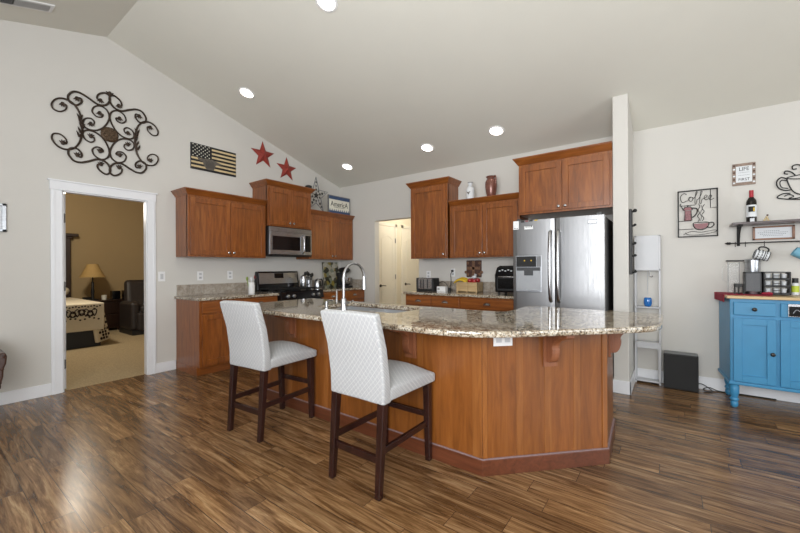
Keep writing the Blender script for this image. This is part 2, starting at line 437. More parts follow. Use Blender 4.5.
# rear and right walls with big window openings
w = MB().box(0, 1.3, YF - .1, YF, 0, RZ).box(4.7, 5.4, YF - .1, YF, 0, RZ).box(7.8, XR, YF - .1, YF, 0, RZ)
w.box(1.3, 4.7, YF - .1, YF, 0, .5).box(5.4, 7.8, YF - .1, YF, 0, .5).box(1.3, 4.7, YF - .1, YF, 2.5, RZ).box(5.4, 7.8, YF - .1, YF, 2.5, RZ)
struct('wall_rear', w, 'wall')
w = MB().box(XR, XR + .1, YF, .2, 0, 4).box(XR, XR + .1, 3.0, YB, 0, 4).box(XR, XR + .1, .2, 3.0, 0, .5).box(XR, XR + .1, .2, 3.0, 2.5, 4)
struct('wall_right', w, 'wall')
# baseboards
bb = lambda mb, *a: mb.box(*a)
w = MB().box(0, .014, YF, D0 - .088, 0, .115).box(0, .014, D1 + .085, 1.972, 0, .115)
struct('baseboard_left', w, 'trim', bev=.003)
w = MB().box(4.60, XR, YB - .014, YB, 0, .125).box(4.455, 4.614, 4.136, 4.15, 0, .125).box(4.60, 4.614, 4.136, YB, 0, .125).box(4.455, 4.468, 4.15, 4.30, 0, .125)
struct('baseboard_back', w, 'trim', bev=.003)
# bedroom door casing
w = MB().box(0, .018, D0 - .088, D0, 0, DZ).box(0, .018, D1, D1 + .085, 0, DZ)
w.box(0, .020, D0 - .095, D1 + .09, DZ, DZ + .085).box(0, .032, D0 - .11, D1 + .105, DZ + .085, DZ + .10)
w.box(-.08, 0, D0 - .001, D0 + .012, 0, DZ).box(-.08, 0, D1 - .008, D1 + .001, 0, DZ).box(-.08, 0, D0, D1, DZ - .012, DZ + .001)
w.box(.018, .024, D0 - .07, D0 - .055, 0, DZ).box(.018, .024, D1 + .058, D1 + .07, 0, DZ)
struct('trim_1', w, 'trim', bev=.002)
# open bedroom door leaf, folded back into the bedroom, hinges on its near edge
dr = struct('door_1', MB().prism([(-.085, .95, .01), (-.085, .972, .01), (-.84, 1.01, .01), (-.84, .99, .01)], (0, 0, 2.01)), 'trim', bev=.002)
for z in (.22, 1.02, 1.72):
    MB().box(-.09, -.078, .952, .970, z, z + .09).tube([(-.077, .957, z - .003), (-.077, .957, z + .093)], .007).build('hinge', 'grey', dr)
# bedroom shell
w = MB().box(-5.0, -4.9, -1.5, 5, 0, 3.2); struct('wall_bedroom_far', w, 'tan')
w = MB().box(-4.9, -.08, 4.6, 4.7, 0, 3.2); struct('wall_bedroom_side', w, 'tan')
w = MB().box(-4.9, -.08, -1.5, -1.4, 0, 3.2); struct('wall_bedroom_near', w, 'tan')
struct('ceiling.001', MB().box(-5, -.081, -1.5, 4.7, 3.0, 3.1), 'tan')
struct('floor.001', MB().box(-5, -.05, -1.5, 4.7, -.05, .004), 'carpet')
# hall behind the back wall
w = MB().box(.5, .6, YB + .12, 7.2, 0, 2.6); struct('wall_hall_left', w, 'hall')
w = MB().box(1.95, 2.05, YB + .12, 7.2, 0, 2.6); struct('wall_hall_right', w, 'hall')
w = MB().box(.5, 2.05, 7.2, 7.3, 0, 2.6); struct('wall_hall_end', w, 'hall')
struct('ceiling.002', MB().box(.5, 2.05, YB + .12, 7.3, 2.5, 2.6), 'hall')
struct('baseboard_hall', MB().box(.6, .614, YB + .12, 5.08, 0, .1).box(.6, .614, 5.73, 5.87, 0, .1).box(.6, .614, 6.6, 7.2, 0, .1), 'trim')
def hall_door(i, y0, y1, hinge_right=True):
    fr = MB(TX).box(y0 - .06, y0, .6, .618, 0, 2.09).box(y1, y1 + .06, .6, .618, 0, 2.09).box(y0 - .06, y1 + .06, .6, .618, 2.035, 2.095)
    struct('trim_%d' % (i + 1), fr, 'warmdoor', bev=.003)
    mb = MB(TX).box(y0 + .003, y1 - .003, .60, .612, .01, 2.03)
    d = struct('door_%d' % i, mb, 'warmdoor', bev=.002)
    # arched upper panel and lower panel as raised mouldings
    a0, a1 = y0 + .09, y1 - .09
    arch = [(a0, .612, .98), (a1, .612, .98), (a1, .612, 1.78)] + [(a1 + (a0-a1) * t/8, .612, 1.78 + .07 * math.sin(PI * t/8)) for t in range(1, 8)] + [(a0, .612, 1.78)]
    MB(TX).tube(arch, .006, 6, closed=True).build('panel_moulding', 'warmdoor', d)
    MB(TX).tube([(a0, .612, .15), (a1, .612, .15), (a1, .612, .82), (a0, .612, .82)], .006, 6, closed=True).build('panel_moulding', 'warmdoor', d)
    h = MB(TX).lathe([(.028, .612), (.028, .62), (.01, .622), (.01, .655)], (y0 + .06, 0, .91), 14, 'Y')
    h.tube([(y0 + .06, .652, .91), (y0 + .10, .655, .912), (y0 + .17, .652, .905)], .009)
    h.build('door_handle', 'pewter', d, smooth=True)
    for z in (.25, 1.02, 1.72): MB(TX).box(y1 - .004, y1 + .012, .606, .624, z, z + .09).build('hinge', 'grey', d)
hall_door(2, 5.15, 5.66)
hall_door(3, 5.94, 6.50)

# ------------------------------------------------------------------ kitchen cabinets
def shaker(T, a0, a1, z0, z1, out, parent, m='cab', name='door', rail=.058, th=.019):
    """frame-and-panel front lying on plane `out`"""
    f = MB(T)
    f.box(a0, a0 + rail, out, out + th, z0, z1).box(a1 - rail, a1, out, out + th, z0, z1)
    f.box(a0 + rail, a1 - rail, out, out + th, z0, z0 + rail).box(a0 + rail, a1 - rail, out, out + th, z1 - rail, z1)
    f.box(a0 + rail, a1 - rail, out, out + th * .45, z0 + rail, z1 - rail)
    return f.build(name, m, parent, bev=.0018)
def slab_front(T, a0, a1, z0, z1, out, parent, m, name='drawer', th=.019):
    return MB(T).box(a0, a1, out, out + th, z0, z1).build(name, m, parent, bev=.004)
def knob(T, a, z, out, parent, m='chrome', r=.015):
    mb = MB(T).lathe([(.005, out), (.005, out + .014), (r, out + .018), (r, out + .024), (r * .6, out + .029)], (a, 0, z), 14, 'Y')
    return mb.build('knob', m, parent, smooth=True)
def cup_pull(T, a, z, out, parent, m='chrome', w=.045):
    mb = MB(T); n = 10
    for i in range(n):
        t0, t1 = PI * i / n, PI * (i + 1) / n
        p = lambda t, k: (a - w * math.cos(t), out + .024 * math.sin(t) * k, z - .012 + (.026 if k == 0 else 0.0))
        q = lambda t: (a - w * math.cos(t), out + .001, z - .012 + .030 * math.sin(t))
        o_ = lambda t: (a - w * .96 * math.cos(t), out + .026 * math.sin(t), z - .010 + .004)
        vs = [mb._v(x) for x in (q(t0), q(t1), o_(t1), o_(t0))]
        mb.bm.faces.new(vs)
    mb.box(a - w, a + w, out, out + .003, z - .014, z + .004)
    return mb.build('cup_pull', m, parent)
def frustum(mb, a0, a1, o0, o1, z0, A0, A1, O0, O1, z1):
    mb.hexa([(a0, o0, z0), (a1, o0, z0), (a1, o1, z0), (a0, o1, z0), (A0, O0, z1), (A1, O0, z1), (A1, O1, z1), (A0, O1, z1)])
def upper_cabinet(T, a0, a1, depth, z0, z1, label, loc, crown_l=True, crown_r=True, ndoors=2, mcab='cab', mh='cabh', knobs='centre', group='upper kitchen cabinets', crown=.07):
    c = thing('upper_cabinet', label, 'cabinet', loc, group)
    MB(T).box(a0, a1, .002, depth - .019, z0, z1).box(a0, a1, depth - .04, depth, z0, z1).build('body', mcab, c, bev=.0015)
    e = .022
    mb = MB(T); fl = .05
    frustum(mb, a0 - (.006 if crown_l else 0), a1 + (.006 if crown_r else 0), .002, depth + .006, z1 - .002,
            a0 - (fl if crown_l else 0), a1 + (fl if crown_r else 0), .002, depth + fl, z1 + crown - .012)
    mb.box(a0 - (fl + .004 if crown_l else 0), a1 + (fl + .004 if crown_r else 0), .002, depth + fl + .004, z1 + crown - .012, z1 + crown)
    mb.build('crown_moulding', mh, c, bev=.0015)
    wd = (a1 - a0 - 2 * e - .006 * (ndoors - 1)) / ndoors
    for i in range(ndoors):
        b0 = a0 + e + i * (wd + .006)
        d = shaker(T, b0, b0 + wd, z0 + e, z1 - e - .008, depth, c, mcab)
        if ndoors == 2: ka = b0 + wd - .03 if i == 0 else b0 + .03
        else: ka = b0 + wd - .03
        knob(T, ka, z0 + e + .035, depth + .019, d)
    return c
UZ0 = 1.385
upper_cabinet(TX, 1.98, 3.014, .33, UZ0, 2.125, 'wide two-door upper cabinet nearest the bedroom doorway', (0, 2.5, UZ0), crown_r=False, crown=.07)
upper_cabinet(TX, 3.016, 3.784, .38, 1.845, 2.415, 'taller raised two-door upper cabinet directly above the microwave', (0, 3.4, 1.845))
upper_cabinet(TX, 3.786, 4.774, .33, UZ0, 2.105, 'two-door upper cabinet in the corner, right of the microwave', (0, 4.28, UZ0), crown_l=False, crown_r=False, crown=.065)
upper_cabinet(TB, 1.83, 2.447, .33, 1.37, 2.41, 'tall narrow single-door upper cabinet beside the hall opening', (2.14, YB, 1.37), ndoors=1, mh='cabx', crown=.075)
upper_cabinet(TB, 2.487, 3.450, .33, 1.37, 2.08, 'two-door upper cabinet on the back wall under the copper pitcher', (2.96, YB, 1.37), crown_l=False, crown_r=False, mh='cabx', crown=.065)
upper_cabinet(TB, 3.528, 4.464, .60, 1.832, 2.40, 'deep two-door cabinet above the stainless fridge', (4.0, YB, 1.83), crown_r=False, mh='cabx', crown=.075)

def base_cabinet(T, a0, a1, depth, label, loc, units, mh, end0=True, end1=False, doors=True):
    """units: list of (b0, b1) each with a drawer over a door"""
    c = thing('base_cabinet', label, 'cabinet', loc, 'base kitchen cabinets')
    MB(T).box(a0, a1, .002, depth, .10, .868).build('body', 'cab', c, bev=.0015)
    MB(T).box(a0, a1, .002, depth - .06, 0, .10).build('toe_kick', mh, c)
    MB(T).box(a0 - .004, a1, .03, depth - .055, 0, .09).build('base_moulding', mh, c, bev=.002)
    for b0, b1 in units:
        d = slab_front(T, b0, b1, .725, .85, depth, c, mh)
        cup_pull(T, (b0 + b1) / 2, .79, depth + .019, d)
        n = 2 if b1 - b0 > .6 else 1
        wd = (b1 - b0 - .006 * (n - 1)) / n
        for i in range(n):
            q = b0 + i * (wd + .006)
            dd = shaker(T, q, q + wd, .125, .705, depth, c)
            knob(T, q + wd - .03 if i == 0 else q + .03, .66, depth + .019, dd)
    return c
base_cabinet(TX, 1.98, 3.014, .60, 'base cabinet with side panel left of the black range', (0, 2.5, 0), [(2.01, 2.50), (2.51, 3.0)], 'cabh')
base_cabinet(TX, 3.788, 4.776, .60, 'corner base cabinet right of the range, under the stand mixer', (0, 4.28, 0), [(3.80, 4.27), (4.28, 4.76)], 'cabh')
base_cabinet(TBK(), 1.925, 3.50, .60, 'long base cabinet under the toaster and air fryer', (2.7, YB, 0), [(1.94, 2.345), (2.355, 2.765), (2.79, 3.49)], 'cabx')

def counter(name, T, a0, a1, depth, label, loc):
    return tag(MB(T).box(a0, a1, .002, depth, .870, .902).build(name, 'granite', None, bev=.008, seg=3), label, 'countertop', 'wall countertops')
counter('countertop', TX, 1.955, 3.020, .64, 'speckled granite countertop left of the range', None)
counter('countertop', TX, 3.782, 4.776, .64, 'speckled granite countertop right of the range in the corner', None)
counter('countertop', TB, 1.90, 3.54, .64, 'speckled granite countertop on the back wall under the toaster', None)
def backsplash(T, a0, a1, label, loc):
    t = thing('backsplash', label, 'backsplash', loc, 'stone tile backsplashes')
    MB(T).box(a0, a1, .001, .008, .903, 1.04).build('grout', 'grout', t)
    n = max(1, round((a1 - a0) / .155)); wd = (a1 - a0) / n
    for i in range(n): MB(T).box(a0 + i * wd + .0015, a0 + (i + 1) * wd - .0015, .008, .014, .903, 1.038).build('tile', 'tile', t, bev=.001)
backsplash(TX, 1.985, 3.02, 'low stone tile backsplash behind the left counter', (0, 2.5, .903))
backsplash(TX, 3.79, 4.765, 'low stone tile backsplash behind the stand mixer', (0, 4.3, .903))
backsplash(TB, .0145, .64, 'short stone tile backsplash return in the kitchen corner', (.3, YB, .903))
backsplash(TB, 1.91, 3.54, 'low stone tile backsplash behind the toaster and crate', (2.7, YB, .903))

# ------------------------------------------------------------------ range
rg = thing('gas_range', 'black gas range with stainless backguard between the base cabinets', 'range', (.3, 3.4, 0))
MB(TX).box(3.022, 3.780, .02, .62, .08, .895).build('body', 'black', rg, bev=.004)
MB(TX).box(3.04, 3.76, .05, .58, 0, .08).build('plinth', 'blackm', rg)
MB(TX).box(3.022, 3.780, .02, .66, .895, .915).build('cooktop', 'black', rg, bev=.004)
MB(TX).hexa([(3.022, .62, .79), (3.78, .62, .79), (3.78, .68, .80), (3.022, .68, .80), (3.022, .62, .905), (3.78, .62, .905), (3.78, .66, .905), (3.022, .66, .905)]).build('control_panel', 'black', rg, bev=.004)
for a in (3.13, 3.23, 3.57, 3.67):
    MB(TX).lathe([(.024, .665), (.022, .695), (.016, .70)], (a, 0, .85), 18, 'Y').build('knob', 'steel', rg, smooth=True)
od = MB(TX).box(3.03, 3.772, .62, .655, .27, .78).build('oven_door', 'black', rg, bev=.006)
MB(TX).tube([(3.08, .655, .73), (3.08, .69, .73), (3.72, .69, .73), (3.72, .655, .73)], .011).build('handle', 'steel', od, smooth=True)
MB(TX).box(3.15, 3.65, .655, .658, .38, .66).build('oven_window', 'blackm', od)
MB(TX).box(3.03, 3.772, .62, .65, .09, .26).build('warming_drawer', 'steel', rg, bev=.006)
bgd = MB(TX).hexa([(3.03, .02, .915), (3.775, .02, .915), (3.775, .10, .915), (3.03, .10, .915), (3.04, .02, 1.195), (3.765, .02, 1.195), (3.765, .07, 1.195), (3.04, .07, 1.195)]).build('backguard', 'black', rg, bev=.01)
sp = MB(TX).hexa([(3.065, .088, 1.01), (3.74, .088, 1.01), (3.74, .098, 1.01), (3.065, .098, 1.01), (3.065, .07, 1.17), (3.74, .07, 1.17), (3.74, .080, 1.17), (3.065, .080, 1.17)]).build('steel_panel', 'steel', bgd)
MB(TX).hexa([(3.32, .09, 1.09), (3.48, .09, 1.09), (3.48, .094, 1.09), (3.32, .094, 1.09), (3.32, .078, 1.165), (3.48, .078, 1.165), (3.48, .086, 1.165), (3.32, .086, 1.165)]).build('clock_display', 'black', bgd)
for gi in range(3):
    g0 = 3.05 + gi * .24
    mb = MB(TX)
    for a in (g0, g0 + .11, g0 + .22): mb.box(a - .005, a + .005, .12, .62, .935, .948)
    for o_ in (.12, .25, .37, .49, .61): mb.box(g0, g0 + .22, o_, o_ + .01, .935, .948)
    for a in (g0, g0 + .22):
        for o_ in (.13, .60): mb.box(a - .006, a + .006, o_, o_ + .012, .914, .94)
    mb.build('grate', 'iron', rg)
for a, o_ in ((3.16, .25), (3.16, .49), (3.64, .25), (3.64, .49), (3.40, .37)):
    MB(TX).lathe([(.045, .915), (.045, .922), (.03, .925), (.03, .932), (.0, .934)], (a, o_, 0), 18).build('burner', 'iron', rg, smooth=True)

# ------------------------------------------------------------------ microwave
mw = thing('microwave', 'stainless over-the-range microwave under the raised cabinet', 'microwave', (.2, 3.4, 1.42))
MB(TX).box(3.022, 3.782, .003, .375, 1.42, 1.838).build('body', 'black', mw, bev=.003)
dm = MB(TX).box(3.03, 3.63, .375, .402, 1.44, 1.765).build('door', 'steel', mw, bev=.005)
MB(TX).box(3.075, 3.555, .402, .405, 1.505, 1.705).build('window', 'black', dm, bev=.001)
MB(TX).tube(catmull([(3.60, .402, 1.47), (3.60, .436, 1.49), (3.60, .446, 1.60), (3.60, .436, 1.71), (3.60, .402, 1.73)], 4), .014).build('handle', 'chrome', dm, smooth=True)
MB(TX).box(3.633, 3.778, .375, .402, 1.44, 1.765).build('control_panel', 'steel', mw, bev=.004)
MB(TX).box(3.655, 3.755, .402, .404, 1.49, 1.74).build('keypad', 'black', mw)
MB(TX).box(3.03, 3.778, .375, .40, 1.768, 1.832).build('vent_grille', 'steel', mw, bev=.003)
MB(TX).box(3.03, 3.778, .10, .395, 1.420, 1.437).build('underside', 'blackm', mw)

# ------------------------------------------------------------------ fridge
FY = 3.90
fr = thing('refrigerator', 'stainless side-by-side refrigerator with water dispenser', 'refrigerator', (4.0, 4.3, 0))
TF = TBK(FY)
MB().box(3.555, 4.425, FY + .065, 4.66, .02, 1.72).build('body', 'sdark', fr, bev=.004)
def fdoor(a0, a1, label=None):
    n = 10; mb = MB(TF); pts = []
    for i in range(n + 1):
        t = i / n; pts.append((a0 + (a1 - a0) * t, -.012 + .012 * (1 - (2*t-1)**2) ** .5 if 0 < t < 1 else -.012, .06))
    pts = [(a0, -.06, .06)] + pts + [(a1, -.06, .06)]
    mb.prism(pts, (0, 0, 1.675)); return mb.build('door', 'steelv', fr, bev=.004, smooth=False)
f1 = fdoor(3.553, 3.982); f2 = fdoor(3.988, 4.427)
for p in f1.data.polygons: p.use_smooth = False
for d, a in ((f1, 3.945), (f2, 4.022)):
    MB(TF).tube(catmull([(a, -.003, 1.60), (a, .030, 1.57), (a, .052, 1.40), (a, .056, 1.25), (a, .052, 1.08), (a, .030, .92), (a, -.003, .89)], 5), .017, 10).build('handle', 'chrome', d, smooth=True)
dp = MB(TF).box(3.585, 3.855, -.01, .004, .975, 1.36).build('dispenser', 'steel', f1, bev=.004)
MB(TF).box(3.595, 3.80, .004, .008, 1.24, 1.35).build('display_panel', 'ink', dp)
MB(TF).box(3.805, 3.848, .004, .007, 1.24, 1.35).build('side_panel', 'grey', dp)
MB(TF).box(3.60, 3.842, .004, .007, .99, 1.225).build('dispenser_recess', 'sinksteel', dp)
MB(TF).box(3.60, 3.842, .006, .014, 1.20, 1.235).box(3.68, 3.77, .007, .018, 1.15, 1.20).build('spout', 'sdark', dp)
for a in (3.675, 3.745): MB(TF).box(a, a + .012, .008, .0092, 1.30, 1.312).build('button_light', 'yellow', dp)
MB(TF).box(3.60, 3.842, .006, .016, .982, .996).build('drip_tray', 'steel', dp)
MB(TF).box(4.285, 4.365, -.004, .003, 1.65, 1.688).build('nameplate', 'grey', f2)
MB(TF).box(4.290, 4.360, .003, .0036, 1.656, 1.682).build('nameplate_face', 'steel', f2)
MB().box(3.58, 4.40, FY + .03, FY + .10, .0, .06).build('kick_grille', 'blackm', fr)
for a in (3.60, 4.36): MB().box(a, a + .04, FY - .0, FY + .09, 1.735, 1.752).build('hinge_cover', 'sdark', fr)
mg = tag(MB(TF).box(3.562, 3.622, .0035, .008, 1.64, 1.73).build('magnet_notepad', 'white', bev=.001), 'white paper pad magnet on the fridge top left corner', 'magnet')
for i in range(3): MB(TF).box(3.57 + i*.016, 3.58 + i*.016, .0082, .009, 1.65, 1.656).build('mark', 'ink', mg)
for i, (a, z, w_, h_, mm, lb) in enumerate(((3.645, 1.712, .035, .018, 'blackm', 'black'), (3.69, 1.716, .03, .014, 'maroon', 'maroon'), (3.73, 1.717, .035, .014, 'blackm', 'second black'), (3.785, 1.72, .03, .01, 'yellow', 'yellow'))):
    tag(MB(TF).box(a, a + w_, .001, .007, z, z + h_).build('fridge_magnet', mm, bev=.001), '%s magnet in the row along the fridge top edge' % lb, 'magnet', 'fridge magnets')
ml = tag(MB(TF).box(3.68, 3.77, .001, .006, 1.635, 1.67).build('fridge_magnet', 'white', bev=.001), 'white lettered magnet below the small row of magnets', 'magnet', 'fridge magnets')
for a in (3.695, 3.715, 3.735, 3.752): MB(TF).box(a, a + .008, .006, .0066, 1.655, 1.675).build('mark', 'ink', ml)
struct('trim_fridge_filler', MB().box(4.464, 4.468, 4.2, YB, 0, 2.4), 'cab')

# ------------------------------------------------------------------ island
isl = thing('kitchen_island', 'angled wooden kitchen island with corbels and reddish base moulding', 'island', (3.2, 2.4, 0))
body = [(1.72, 2.03), (4.022, 2.03), (4.598, 2.62), (4.574, 3.14), (3.97, 3.14), (3.97, 2.62), (1.72, 2.62)]
ib = MB().prism([(x, y, .001) for x, y in body], (0, 0, .866)).build('body', 'isl', isl, bev=.002)
# base moulding around the outside
def offs(poly, d):
    out = []; n = len(poly)
    for i in range(n):
        p0, p1, p2 = Vector(poly[i-1]), Vector(poly[i]), Vector(poly[(i+1) % n])
        e1, e2 = (p1 - p0).normalized(), (p2 - p1).normalized()
        n1, n2 = Vector((e1.y, -e1.x)), Vector((e2.y, -e2.x))
        k = (n1 + n2) / max(.2, 1 + n1.dot(n2)); out.append(tuple(p1 + k * d))
    return out
MB().prism([(x, y, 0) for x, y in offs(body, .014)], (0, 0, .094)).build('base_moulding', 'islbase', isl, bev=.002)
MB().prism([(x, y, .0942) for x, y in offs(body, .011)], (0, 0, .005)).build('moulding_cap', 'capstrip', isl)  # thin paler strip along the moulding's top edge
def pt(s_, o_, z, P0, P1):
    P0, P1 = Vector(P0), Vector(P1); e = (P1 - P0).normalized(); n = Vector((e.y, -e.x)); q = P0 + e * s_ + n * o_; return (q.x, q.y, z)
def strip(P0, P1, s0, s1, o0, o1, z0, z1, name, m, parent=isl, bev=.001):
    mb = MB(); mb.hexa([pt(s0, o0, z0, P0, P1), pt(s1, o0, z0, P0, P1), pt(s1, o1, z0, P0, P1), pt(s0, o1, z0, P0, P1),
                        pt(s0, o0, z1, P0, P1), pt(s1, o0, z1, P0, P1), pt(s1, o1, z1, P0, P1), pt(s0, o1, z1, P0, P1)])
    return mb.build(name, m, parent, bev=bev)
FA, FB, FC, FD = (1.72, 2.03), (4.022, 2.03), (4.598, 2.62), (4.574, 3.14)
for s_ in (.02, .46, .92, 1.38, 1.84): strip(FA, FB, s_, s_ + .045, -.001, .002, .10, .866, 'stile', 'islstile')
strip(FA, FB, 2.24, 2.302, -.001, .006, .10, .866, 'corner_post', 'islstile', bev=.002)
strip(FB, FC, 0, .03, -.001, .006, .10, .866, 'corner_post', 'islstile', bev=.002)
for s_ in (.215, .40, .595): strip(FB, FC, s_, s_ + .045, -.001, .002, .10, .866, 'stile', 'islstile')
strip(FB, FC, .79, .8245, -.001, .006, .10, .866, 'corner_post', 'islstile', bev=.002)
def corbel(P0, P1, s_, depth=.21, height=.20, th=.05):
    prof = [(0, .866), (depth, .866), (depth, .838)]
    for t in range(0, 9):
        a = PI / 2 * (1 - t / 8); prof.append((depth - .02 - (depth - .085) * math.cos(a), .752 + .076 * math.sin(a)))
    for t in range(0, 7):
        a = t / 6 * PI / 2; prof.append((.028 + .042 * math.cos(a), .744 - .085 * math.sin(a)))
    prof += [(0, .659)]
    poly = [pt(s_ - th/2, o_, z, P0, P1) for o_, z in prof]
    a, b = Vector(pt(0, 0, 0, P0, P1)), Vector(pt(th, 0, 0, P0, P1))
    mb = MB(); mb.prism(poly, b - a)
    c = mb.build('corbel', 'corbelwood', isl, bev=.002)
    strip(P0, P1, s_ - .045, s_ + .045, 0.0, .012, .63, .866, 'corbel_backplate', 'corbelwood', c)
corbel(FA, FB, .52); corbel(FA, FB, 1.79); corbel(FB, FC, .435); corbel(FC, FD, .22)
# outlet plate on the angled face
ol = strip(FB, FC, .07, .19, .002, .008, .765, .845, 'outlet_plate', 'white', isl, .002)
for s_ in (.103, .157): strip(FB, FC, s_ - .017, s_ + .017, .008, .011, .787, .823, 'socket', 'whitem', ol, .002)
# countertop with rounded outline and a cut-out for the sink
def round_poly(poly, rad, n=8):
    out = []; L = len(poly)
    for i in range(L):
        p0, p1, p2 = Vector(poly[i-1]), Vector(poly[i]), Vector(poly[(i+1) % L]); r = rad[i]
        if r <= 0: out.append(tuple(p1)); continue
        a, b = p1 + (p0 - p1).normalized() * r, p1 + (p2 - p1).normalized() * r
        for k in range(n + 1):
            t = k / n; out.append(tuple((1-t)**2 * a + 2*t*(1-t) * p1 + t*t * b))
    return out
slab = round_poly([(1.68, 1.70), (4.10, 1.70), (4.885, 2.50), (4.885, 3.19), (3.92, 3.22), (3.92, 2.66), (1.68, 2.72)], [.05, .26, .16, .06, .03, .12, .03])
for md in list(ib.modifiers): ib.modifiers.remove(md)
cut2 = MB().box(2.40, 3.30, 2.12, 2.58, .6, 1.0).build('cut', 'isl'); cut2.location = -isl.location * 0
md = ib.modifiers.new('cut', 'BOOLEAN'); md.object = cut2; md.operation = 'DIFFERENCE'; md.solver = 'EXACT'
dg = bpy.context.evaluated_depsgraph_get(); me = bpy.data.meshes.new_from_object(ib.evaluated_get(dg))
ib.modifiers.clear(); ib.data = me; bpy.data.objects.remove(cut2)
top = MB().prism([(x, y, .868) for x, y in slab], (0, 0, .034)).build('island_countertop', 'granite')
cut = MB().box(2.42, 3.28, 2.14, 2.56, .8, 1.0).build('cut', 'granite', bev=.05, seg=3)
md = top.modifiers.new('cut', 'BOOLEAN'); md.object = cut; md.operation = 'DIFFERENCE'; md.solver = 'EXACT'
dg = bpy.context.evaluated_depsgraph_get(); me = bpy.data.meshes.new_from_object(top.evaluated_get(dg))
top.modifiers.clear(); top.data = me; bpy.data.objects.remove(cut)
md = top.modifiers.new('bevel', 'BEVEL'); md.width = .012; md.segments = 3; md.limit_method = 'ANGLE'; md.angle_limit = math.radians(50)
tag(top, 'large polished speckled granite island top with curved edge', 'countertop')
# sink
sk = thing('sink', 'double bowl stainless sink set into the island top', 'sink', (2.85, 2.35, .75))
def bowl(x0, x1, y0, y1, zt, zb, th=.004):
    mb = MB(); i = .03
    mb.hexa([(x0 + i, y0 + i, zb), (x1 - i, y0 + i, zb), (x1 - i, y1 - i, zb), (x0 + i, y1 - i, zb), (x0, y0, zt), (x1, y0, zt), (x1, y1, zt), (x0, y1, zt)])
    mb.bm.faces.ensure_lookup_table(); mb.bm.faces.remove(mb.bm.faces[1])
    o = mb.build('bowl', 'sinksteel', sk); s_ = o.modifiers.new('th', 'SOLIDIFY'); s_.thickness = th; s_.offset = 1
    return o
bowl(2.435, 2.835, 2.155, 2.545, .866, .868 - .19); bowl(2.865, 3.265, 2.155, 2.545, .866, .868 - .19)
MB().box(2.424, 3.276, 2.144, 2.156, .856, .868).box(2.424, 3.276, 2.544, 2.556, .856, .868).box(2.424, 2.436, 2.144, 2.556, .856, .868).box(3.264, 3.276, 2.144, 2.556, .856, .868).box(2.834, 2.866, 2.15, 2.55, .84, .866).build('rim', 'sinksteel', sk, bev=.003)
for x in (2.635, 3.065): MB().lathe([(.04, .681), (.04, .684), (.02, .685)], (x, 2.35, 0), 16).build('drain', 'chrome', sk, smooth=True)
# faucet
fc = thing('faucet', 'tall brushed nickel gooseneck faucet on the island', 'faucet', (2.855, 2.045, .902))
MB().lathe([(.028, .902), (.028, .91), (.022, .935), (.022, .99), (.017, 1.0)], (2.855, 2.045, 0), 20).build('base', 'chrome', fc, smooth=True)
arc = [(2.855, 2.045, .97), (2.855, 2.045, 1.16)] + [(2.855 + .0 * t, 2.045 + .105 * (1 - math.cos(PI * t / 10)), 1.16 + .115 * math.sin(PI * t / 10)) for t in range(1, 11)]
arc = [(x + (y - 2.045) * .12, y, z) for x, y, z in arc]
MB().tube(arc, .011, 12).build('neck', 'chrome', fc, smooth=True)
ex = arc[-1]
MB().tube([(ex[0], ex[1], 1.165), (ex[0], ex[1], 1.14), (ex[0], ex[1], 1.06)], .018, 12, rs=[.014, .017, .019]).build('spray_head', 'chrome', fc, smooth=True)
MB().tube([(2.877, 2.045, .955), (2.915, 2.045, .965), (2.965, 2.035, .985)], .007).build('lever', 'chrome', fc, smooth=True)
sd = thing('soap_dispenser', 'short brushed nickel soap dispenser left of the faucet', 'soap dispenser', (2.64, 2.06, .902))
MB().lathe([(.02, .902), (.02, .91), (.013, .915), (.013, .965), (.0, .968)], (2.64, 2.06, 0), 16).build('pump', 'chrome', sd, smooth=True)
MB().tube([(2.64, 2.06, .96), (2.64, 2.10, .972), (2.64, 2.13, .965)], .006).build('spout', 'chrome', sd, smooth=True)
ft = thing('filter_tap', 'slim brushed filtered water tap left of the sink', 'tap', (2.30, 2.50, .902))
MB().lathe([(.016, .902), (.010, .915), (.009, 1.02), (.0, 1.03)], (2.30, 2.50, 0), 14).build('stem', 'chrome', ft, smooth=True)
MB().tube([(2.30, 2.50, 1.02), (2.325, 2.50, 1.03), (2.35, 2.50, 1.02)], .005).build('spout', 'chrome', ft, smooth=True)

